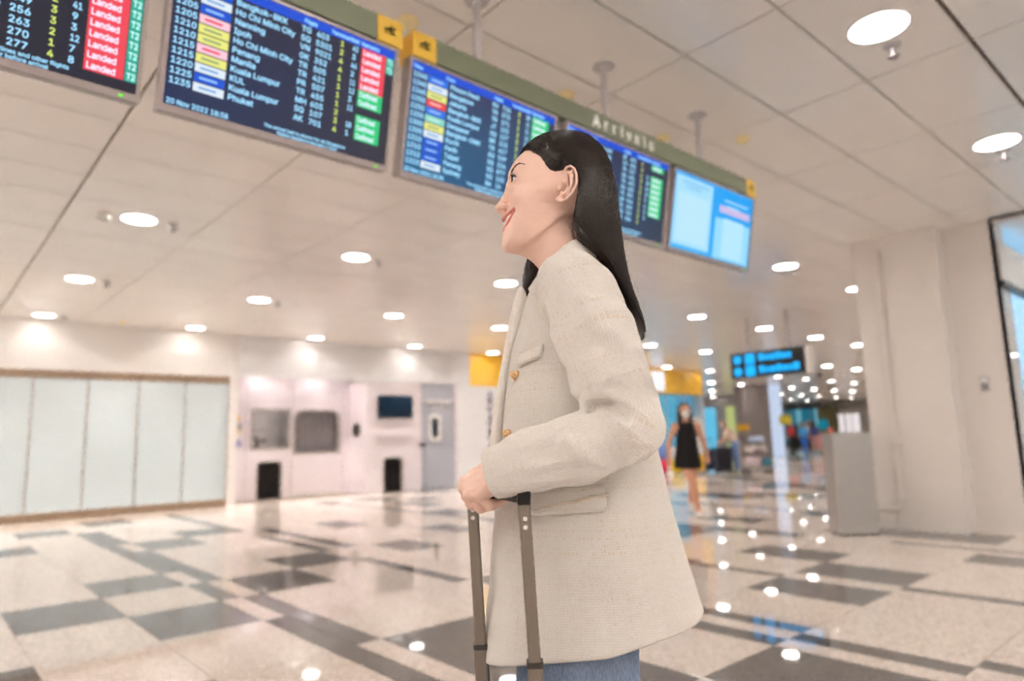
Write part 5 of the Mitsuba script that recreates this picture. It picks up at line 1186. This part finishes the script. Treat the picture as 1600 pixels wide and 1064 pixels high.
# ================================================================ PEOPLE AND THINGS FARTHER BACK
def onx(px, py, X):
    r = ray(px, py); return EYE+r*X/r[0]
def floor_at(px, py): return onz(px, py, 0.0)
FACE = -HF
_skins = {}
def mat(c, rough=.7):
    k = 'm_cloth_%02x%02x%02x' % tuple(int(v) for v in c)
    if k not in scene: princ(k, lin(*c), rough, spec=.25)
    return k
def figure(base, label, group, J, parts, h=.014, skin_=(214, 160, 132), hair=(40, 28, 24), hairlen=.25, turn=0.0, mask=False, rad=1.0, name='person'):
    """A person built from named joints in metres (right, away, up) about the standing point; parts are clothes: (name, colour, list of tapered bones, bottom cut, top cut)."""
    c_, s_ = math.cos(turn), math.sin(turn)
    def place(m):
        m = tm(m).copy(); v = np.array(m.vertices); u, w = v[:, 0]*c_-v[:, 1]*s_, v[:, 0]*s_+v[:, 1]*c_
        m.vertices = base+u[:, None]*HR+w[:, None]*HF+v[:, 2:]*[0, 0, 1]; return flipfix(m)
    J = {k: np.asarray(v, float) for k, v in J.items()}
    P = np.array(list(J.values())); lo, hi = P.min(0)-.16, P.max(0)+.16; lo[2] = max(lo[2], -.01)
    def solid(bones, hh=h, k=.02, lo_=None, hi_=None):
        pts = np.array([J[a] if isinstance(a, str) else a for b in bones for a in b[:2]]); rr = max(max(b[2], b[3]) for b in bones)+.03
        l, t = pts.min(0)-rr, pts.max(0)+rr; G = grid(l, t, hh); f = np.full(np.broadcast(*G).shape, 9.0)
        for b in bones:
            p, q = (J[b[0]] if isinstance(b[0], str) else np.asarray(b[0], float)), (J[b[1]] if isinstance(b[1], str) else np.asarray(b[1], float)); f = su(f, cone(G, p, q, b[2]*rad, b[3]*rad, b[4] if len(b) > 4 else 1.0), k)
        if lo_ is not None: f = np.maximum(f, lo_-G[2])
        if hi_ is not None: f = np.maximum(f, G[2]-hi_)
        v, q = nets(f, l, hh); m = trimesh.Trimesh(v, q, process=False); return taubin(m, 4)
    hd = J['head']; fw = np.array([0, -1.0, 0]) if 'look' not in J else J['look']-hd; fw = fw/np.linalg.norm(fw); sd = np.cross(fw, [0, 0, 1.0])
    body = [('hipc', 'chest', .12, .115, .75), ('chest', 'neck', .10, .05, .8), ('neck', hd+[0, 0, -.05], .048, .05), (hd+[0, 0, -.045], hd+[0, 0, .03], .066, .088), (hd+fw*.03+[0, 0, -.06], hd+fw*.02, .045, .07), (hd+fw*.088+[0, 0, -.012], hd+fw*.075+[0, 0, .02], .012, .008)]
    for s in 'lr':
        body += [('chest', 'sh'+s, .09, .055), ('sh'+s, 'el'+s, .046, .036), ('el'+s, 'wr'+s, .036, .025), ('wr'+s, 'ha'+s, .026, .032, .6), ('hipc', 'hi'+s, .10, .095), ('hi'+s, 'kn'+s, .085, .052), ('kn'+s, 'an'+s, .052, .034), ('an'+s, 'to'+s, .035, .028)]
        body += [(hd+sd*.082*(1 if s == 'r' else -1), hd+sd*.086*(1 if s == 'r' else -1)+[0, 0, .02], .014, .014, 1)]
    t = num(name); scene[t] = mikit.ply(place(solid(body)), mat(skin_), smooth=True); tag(t, label, 'person', group)
    hk = [(hd-fw*.018+[0, 0, .035], hd-fw*.03-[0, 0, .03], .098, .09)]
    if hairlen > .12: hk += [(hd-fw*.05+sd*.05*k+[0, 0, -.02], hd-fw*.05+sd*.075*k+[0, 0, -hairlen], .055, .035) for k in (-1, 1)]
    if hairlen > .3: hk += [(hd+sd*.075*k+[0, 0, -.02], hd+fw*.05+sd*.085*k+[0, 0, -hairlen], .032, .03) for k in (-1, 1)]
    put(t+'__hair', place(solid(hk)), mat(hair, .4), smooth=True)
    for k in (-1, 1):
        e = trimesh.creation.icosphere(1, .011); e.apply_translation(hd+fw*.083+sd*.032*k+[0, 0, .018]); put(t+'__eye', place(e), 'm_black', smooth=True)
    if mask:
        put(t+'__mask', place(solid([(hd+fw*.055+[0, 0, -.025], hd+fw*.05+[0, 0, -.055], .062, .05)], .010)), 'm_white_paint', smooth=True)
    else:
        put(t+'__mouth', place(solid([(hd+fw*.078+sd*.018+[0, 0, -.05], hd+fw*.078-sd*.018+[0, 0, -.05], .010, .010)], .008)), 'm_lip', smooth=True)
    for nm, col, bones, l_, h_ in parts:
        put(t+'__'+nm, place(solid(bones, h, .03, l_, h_)), mat(col), smooth=True)
    return t
def stand(H_=1.6, stride=.0, arms=((-.27, -.05), (.27, .03))):
    k = H_/1.6; q = lambda *a: np.array(a)*k
    return dict(head=q(0, 0, 1.48), neck=q(0, .01, 1.33), chest=q(0, 0, 1.16), hipc=q(0, 0, .88), shl=q(-.155, 0, 1.27), shr=q(.155, 0, 1.27), ell=q(arms[0][0]*.9, .02, 1.02), elr=q(arms[1][0]*.9, .02, 1.02), wrl=q(arms[0][0], arms[0][1], .83), wrr=q(arms[1][0], arms[1][1], .83), hal=q(arms[0][0], arms[0][1]-.02, .75), har=q(arms[1][0], arms[1][1]-.02, .75),
                hil=q(-.075, 0, .82), hir=q(.075, 0, .82), knl=q(-.07, -stride*.6, .46), knr=q(.07, stride*.2, .46), anl=q(-.06, -stride, .07), anr=q(.07, stride*1.1, .07+abs(stride)*.35), tol=q(-.065, -stride-.13, .03), tor=q(.075, stride*1.1-.1, .03+abs(stride)*.2))
# the woman who walks towards the camera in a black dress
J2 = stand(1.57, .20, ((-.285, -.06), (.29, .02)))
J2.update(knl=np.array([.015, -.14, .46]), anl=np.array([.055, -.20, .075]), tol=np.array([.05, -.33, .03]), knr=np.array([.07, .08, .44]), anr=np.array([.10, .36, .17]), tor=np.array([.10, .30, .05]))
w2 = figure(floor_at(1080, 806), 'woman in a short black dress and white face mask walking towards the camera', None, J2, [
    ('dress', (16, 15, 17), [((0, 0, 1.20), (0, 0, .98), .14, .145, .85), ((0, 0, .98), (0, 0, .72), .148, .195, .85), ((-.09, 0, 1.26), (-.07, 0, 1.15), .035, .07), ((.09, 0, 1.26), (.07, 0, 1.15), .035, .07)], .655, 1.30),
    ('shoe', (226, 220, 214), [((.055, -.17, .05), (.05, -.33, .036), .046, .038)], .004, None), ('shoe', (226, 220, 214), [((.10, .37, .15), (.10, .29, .06), .046, .038)], .004, None),
    ('shoe_sole', (40, 34, 30), [((.10, .41, .14), (.10, .32, .035), .022, .022)], .004, None)], h=.010, hairlen=.36, mask=True, hair=(46, 30, 24))
# traveller bending over dark cases
Jb = stand(1.62); Jb.update(head=np.array([-.22, -.05, 1.40]), neck=np.array([-.15, -.02, 1.30]), chest=np.array([-.04, 0, 1.14]), hipc=np.array([.10, .0, .88]), shl=np.array([-.14, -.12, 1.22]), shr=np.array([-.08, .14, 1.22]), ell=np.array([-.22, -.16, .98]), elr=np.array([-.20, .12, .98]), wrl=np.array([-.36, -.12, .86]), wrr=np.array([-.34, .06, .86]), hal=np.array([-.43, -.10, .83]), har=np.array([-.41, .04, .83]),
          hil=np.array([.10, -.08, .82]), hir=np.array([.10, .08, .82]), knl=np.array([.08, -.08, .45]), knr=np.array([.12, .08, .45]), anl=np.array([.10, -.08, .07]), anr=np.array([.14, .08, .07]), tol=np.array([-.02, -.08, .03]), tor=np.array([.02, .08, .03]), look=np.array([-.9, -.1, 1.2]))
gb = floor_at(1146, 739)
figure(gb, 'traveller in a pale top and blue jeans bending over dark suitcases', None, Jb, [('top', (222, 196, 178), [('chest', 'hipc', .15, .14, .9), ('chest', 'shl', .12, .075), ('chest', 'shr', .12, .075), ('shl', 'ell', .06, .05), ('shr', 'elr', .06, .05)], .84, None),
    ('jeans', (120, 150, 196), [('hipc', 'hil', .12, .11), ('hipc', 'hir', .12, .11), ('hil', 'knl', .11, .085), ('hir', 'knr', .11, .085), ('knl', 'anl', .085, .07), ('knr', 'anr', .085, .07)], .07, .92),
    ('shoe', (210, 205, 200), [('anl', 'tol', .05, .04)], .004, None), ('shoe', (210, 205, 200), [('anr', 'tor', .05, .04)], .004, None)], h=.016, hairlen=.05, hair=(150, 130, 120), mask=True)
def case(base, w, d, h_, col, label, group=None):
    t = thing('suitcase', label, 'suitcase', group)
    def L(m):
        m = tm(m).copy(); v = np.array(m.vertices); m.vertices = base+v[:, :1]*HR+v[:, 1:2]*HF+v[:, 2:]*[0, 0, 1]; return flipfix(m)
    put(t+'__shell', L(rbx(-w/2, w/2, -d/2, d/2, .06, h_, .04, 16)), mat(col, .5), smooth=30)
    put(t+'__zip_band', L(rbx(-w/2-.004, w/2+.004, -.012, .012, .07, h_+.004, .012, 12)), 'm_black', smooth=30)
    for x in (-1, 1): put(t+'__handle_tube', L(cyl((x*w*.22, d*.35, h_), (x*w*.22, d*.35, h_+.28), .010, 10)), 'm_grey')
    put(t+'__handle_grip', L(rbx(-w*.25, w*.25, d*.35-.015, d*.35+.015, h_+.27, h_+.30, .01)), 'm_black')
    for x in (-1, 1):
        for y in (-1, 1): put(t+'__wheel', L(cyl((x*(w/2-.05)-.012, y*(d/2-.05), .032), (x*(w/2-.05)+.012, y*(d/2-.05), .032), .031, 14)), 'm_black')
case(floor_at(1126, 739)-HF*.35, .46, .28, .74, (34, 34, 44), 'black suitcase in front of the bending traveller')
case(floor_at(1112, 738), .40, .28, .70, (40, 56, 84), 'dark blue suitcase left of the black one')
# luggage trolley heaped with bags
gt = floor_at(1184, 741)
tr = thing('luggage_trolley', 'chrome luggage trolley heaped with pale bags in front of the grey pillar', 'luggage trolley')
def LT(m, b=None):
    b = gt if b is None else b
    m = tm(m).copy(); v = np.array(m.vertices); m.vertices = b+v[:, :1]*HR+v[:, 1:2]*HF+v[:, 2:]*[0, 0, 1]; return flipfix(m)
put(tr+'__deck', LT(rbx(-.36, .36, -.28, .28, .16, .20, .015)), 'm_steel', smooth=30)
for x in (-.34, .34): put(tr+'__frame', LT(tube([(x, -.27, .18), (x, .26, .18), (x, .33, .60), (x, .36, .98)], .018, 10)), 'm_steel', smooth=40)
put(tr+'__push_bar', LT(tube([(-.36, .36, .98), (.36, .36, .98)], .022, 10)), 'm_black', smooth=40)
for x, y in ((-.3, -.2), (.3, -.2), (-.3, .2), (.3, .2)): put(tr+'__wheel', LT(cyl((x-.02, y, .082), (x+.02, y, .082), .08, 16)), 'm_black', smooth=40)
def bag(base, c, r, col, label, grp=None):
    h = .02; lo, hi = -np.array(r)-.05, np.array(r)+.05; G = grid(lo, hi, h); f = ell(G, (0, 0, 0), r)
    q = np.maximum(np.maximum(np.abs(G[0])-r[0]*.8, np.abs(G[1])-r[1]*.8), np.abs(G[2])-r[2]*.85); f = su(f, q, .05); f = f+(meshkit.fbm(np.stack(np.broadcast_arrays(*G), -1)*9+r[0]*40, 2)-.5)*.05
    v, k = nets(f, lo, h); m = taubin(trimesh.Trimesh(v+np.array(c), k, process=False), 4)
    t = thing('travel_bag', label, 'bag', grp); put(t+'__body', LT(m, base), mat(col), smooth=True)
    put(t+'__strap', LT(tube([np.array(c)+[-r[0]*.5, 0, r[2]*.8], np.array(c)+[-r[0]*.3, 0, r[2]+.08], np.array(c)+[r[0]*.3, 0, r[2]+.08], np.array(c)+[r[0]*.5, 0, r[2]*.8]], .012, 8), base), mat((90, 84, 96)), smooth=40)
bag(gt, (-.12, -.02, .36), (.20, .20, .12), (216, 198, 206), 'pale mauve bag lying at the bottom left of the trolley')
bag(gt, (.25, -.04, .34), (.11, .17, .10), (60, 120, 140), 'teal bag at the bottom right of the trolley')
bag(gt, (.02, .06, .675), (.29, .15, .09), (226, 214, 208), 'cream bag in the middle of the heap on the trolley')
bag(gt, (.0, -.26, .60), (.14, .07, .08), (120, 108, 112), 'small grey brown bag at the front of the heap on the trolley')
bag(gt, (.05, .05, .955), (.22, .13, .07), (188, 204, 232), 'pale blue bag on top of the heap on the trolley')
# bright bags left of the walking woman, and a standing board behind her
gl_ = floor_at(1048, 740)
bag(gl_, (-.26, .1, .22), (.20, .16, .21), (232, 60, 96), 'pink red bag on the floor left of the walking woman')
bag(gl_, (.24, .1, .22), (.20, .16, .21), (240, 214, 60), 'yellow bag on the floor beside the pink red one')
bag(gl_, (-.20, .62, .50), (.26, .18, .46), (110, 150, 220), 'tall blue bag behind the pink red and yellow bags')
sb = thing('standing_board', 'white standing board with an orange foot behind the walking woman', 'notice board'); gs = floor_at(1093, 741)
put(sb+'__panel', LT(rbx(-.16, .16, -.03, .03, .55, 1.62, .01), gs), 'm_white_paint', smooth=30); put(sb+'__foot_panel', LT(rbx(-.16, .16, -.032, .032, .10, .55, .01), gs), 'm_orange', smooth=30); put(sb+'__base', LT(rbx(-.2, .2, -.15, .15, 0, .10, .01), gs), 'm_grey', smooth=30)
# square pillar in the distance
gp = floor_at(1190, 714)
pi = thing('pillar', 'grey square pillar with a pale blue glow put on one side in the far hall', 'pillar')
PWd = 27.0
def LP(m): return LT(m, gp)
put(pi+'__shaft', LP(rbx(-.82, .42, -.4, .8, 0, CZ, .02)), mat((138, 130, 128)), smooth=30)
glow(pi+'__side_glow', LP(rbx(.43, 1.02, -.35, -.29, .02, CZ-.01, .01)), (205, 220, 245), .9, .1)  # light on this side of the pillar, put in as its own glow
put(pi+'__corner', LP(rbx(.42, 1.04, -.285, .8, 0, CZ-.005, .01)), 'm_white_paint', smooth=30)
# far crowd
def passer(px, py, H_, top, legs, label, hair=(34, 28, 28), hl=.2, grp=None, skirt=False, turn=0.0):
    J = stand(H_, .12); k = H_/1.6
    ps = [('top', top, [('chest', 'hipc', .15, .13, .8), ('chest', 'shl', .12, .07), ('chest', 'shr', .12, .07), ('shl', 'ell', .062, .055), ('shr', 'elr', .062, .055)], .84*k, 1.34*k)]
    ps.append(('skirt', legs, [('hipc', (0, 0, .5*k), .14, .20, .8)], .5*k, .9*k) if skirt else ('trousers', legs, [('hipc', 'hil', .12, .11), ('hipc', 'hir', .12, .11), ('hil', 'knl', .10, .08), ('hir', 'knr', .10, .08), ('knl', 'anl', .08, .06), ('knr', 'anr', .08, .06)], .06, .92*k))
    ps += [('shoe', (60, 56, 60), [('anl', 'tol', .045, .035)], .004, None), ('shoe', (60, 56, 60), [('anr', 'tor', .045, .035)], .004, None)]
    figure(floor_at(px, py), label, grp, J, ps, h=.024, hairlen=hl, hair=hair, turn=turn)
passer(1239, 712, 1.66, (206, 66, 72), (28, 28, 34), 'far person in a red top and black trousers right of the lit pillar', turn=.6)
passer(1248, 708, 1.60, (30, 34, 40), (24, 24, 30), 'far person in dark clothes between the red and the bright blue tops', turn=2.6)
passer(1258, 711, 1.62, (70, 180, 245), (40, 120, 220), 'far person in a bright blue top and blue trousers', turn=.3)
passer(1268, 709, 1.70, (232, 220, 208), (60, 50, 72), 'far person in a cream top and dark trousers', turn=-.5)
passer(1275, 710, 1.62, (70, 84, 150), (196, 150, 150), 'far person in a blue top right of the cream top', turn=2.2, skirt=True)
passer(1283, 709, 1.12, (232, 164, 176), (226, 160, 170), 'child in pink in front of the far shops', turn=.2, skirt=True)
passer(1222, 709, 1.60, (88, 104, 112), (120, 110, 108), 'far person in grey partly beside the lit pillar', turn=-2.0)
# shops closing the far end
fs = thing('far_shop', 'teal glass shop front at the far end of the hall', 'shop front')
def far_panel(key, px0, px1, z0, z1, X, c, k=1.0, w=.1):
    ya, yb_ = onx(px0, 680, X)[1], onx(px1, 680, X)[1]; return glow(key, rbx(X, X+.05, min(ya, yb_), max(ya, yb_), z0, z1, .01), c, k, w)
for i, (a, b, c) in enumerate(((1226, 1238, (60, 96, 110)), (1238.5, 1246, (40, 110, 130)), (1246.5, 1254, (110, 170, 186)), (1254.5, 1266, (30, 106, 130)), (1266.5, 1276, (50, 104, 122)), (1276.5, 1284, (130, 190, 205)))):
    far_panel(fs+'__lit_panel', a, b, .3, 2.9, 53.2, c, .9)
ya, yb_ = onx(1224, 680, 53.3)[1], onx(1286, 680, 53.3)[1]
put(fs+'__frame', bx(53.3, 53.9, yb_, ya, 0, 3.1), mat((90, 96, 96)))
y0_, y1_ = onx(1312, 680, 53.2)[1], onx(1285, 680, 53.2)[1]
ow = thing('far_kiosk', 'olive green kiosk wall at the far end of the hall', 'kiosk'); put(ow+'__wall', rbx(52.6, 53.1, y0_, y1_, 0, 3.0, .02), mat((128, 122, 84))); put(ow+'__counter', rbx(52.2, 52.6, y0_+.2, y1_-.2, 0, 1.0, .02), mat((120, 114, 104)))
wp = thing('far_lightbox', 'white lit advertising panels in the distance beside the column', 'lit panel')
for a, b in ((1313, 1321), (1324, 1332), (1334, 1345)): far_panel(wp+'__lit_panel', a, b, .9, 2.3, 50.0, (236, 228, 228), 1.0)
ya, yb_ = onx(1311, 680, 50.1)[1], onx(1347, 680, 50.1)[1]; put(wp+'__frame', rbx(50.06, 50.3, yb_, ya, 0, 2.5, .02), mat((150, 140, 136)))
# small coloured signs
def round_sign(px, py, d, r, c, label):
    p = at(px, py, d); t = thing('hanging_sign', label, 'hanging sign')
    m = cyl(p-HF*.03, p+HF*.03, r, 24); put(t+'__disc', m, mat(c), smooth=40); put(t+'__rod', cyl(p+[0, 0, r], [p[0], p[1], CZ], .015, 8), 'm_grey')
round_sign(1286, 663, 36.5, .30, (0, 164, 204), 'round cyan hanging sign in the far hall')
p = at(1227, 656, 30.0); hs = thing('hanging_sign', 'small yellow hanging sign right of the lit pillar', 'hanging sign'); put(hs+'__panel', LT(rbx(-.26, .26, -.03, .03, -.2, .2, .02), p), mat((214, 196, 60)), smooth=30); put(hs+'__rod', cyl(p+[0, 0, .2], [p[0], p[1], CZ], .015, 8), 'm_grey')
p = at(1161, 668, 27.0); hs = thing('hanging_sign', 'small yellow hanging sign left of the grey pillar', 'hanging sign'); put(hs+'__panel', LT(rbx(-.24, .24, -.03, .03, -.12, .12, .02), p), mat((230, 176, 40)), smooth=30); put(hs+'__rod', cyl(p+[0, 0, .1], [p[0], p[1], CZ], .015, 8), 'm_grey')
ps_ = thing('barrier_post', 'red barrier post beside the steel cabinet', 'post'); gq = floor_at(1301, 716); put(ps_+'__post', LT(rbx(-.10, .10, -.05, .05, .03, 1.25, .03), gq), mat((222, 110, 100)), smooth=30); put(ps_+'__base', LT(rbx(-.2, .2, -.2, .2, 0, .04, .01), gq), 'm_grey')
# shops to the left of the pillar, seen past the end of the orange fascia
ls = thing('side_shop', 'row of cyan, yellow and green shop panels beyond the end of the orange fascia', 'shop front')
for a, b, c, k in ((1098, 1120, (96, 190, 226), 1.0), (1122, 1134, (120, 116, 116), .8), (1136, 1150, (196, 206, 130), .8), (1151, 1166, (70, 150, 140), .7)): far_panel(ls+'__lit_panel', a, b, .2, 2.75, 37.0, c, k)
ya, yb_ = onx(1090, 680, 37.1)[1], onx(1170, 680, 37.1)[1]; put(ls+'__frame', rbx(37.06, 37.5, yb_, ya, 0, CZ, .02), mat((150, 144, 142)))
cd = thing('ceiling_camera', 'dark dome camera on the ceiling right of the direction sign', 'camera'); p = onz(1280, 583, CZ); put(cd+'__mount', lathe([(0, 0), (.11, 0), (.11, -.05), (0, -.05)], 20, p), 'm_grey'); put(cd+'__dome', lathe([(.10, -.05), (.10, -.10), (.06, -.17), (0, -.19)], 20, p), 'm_black', smooth=40)
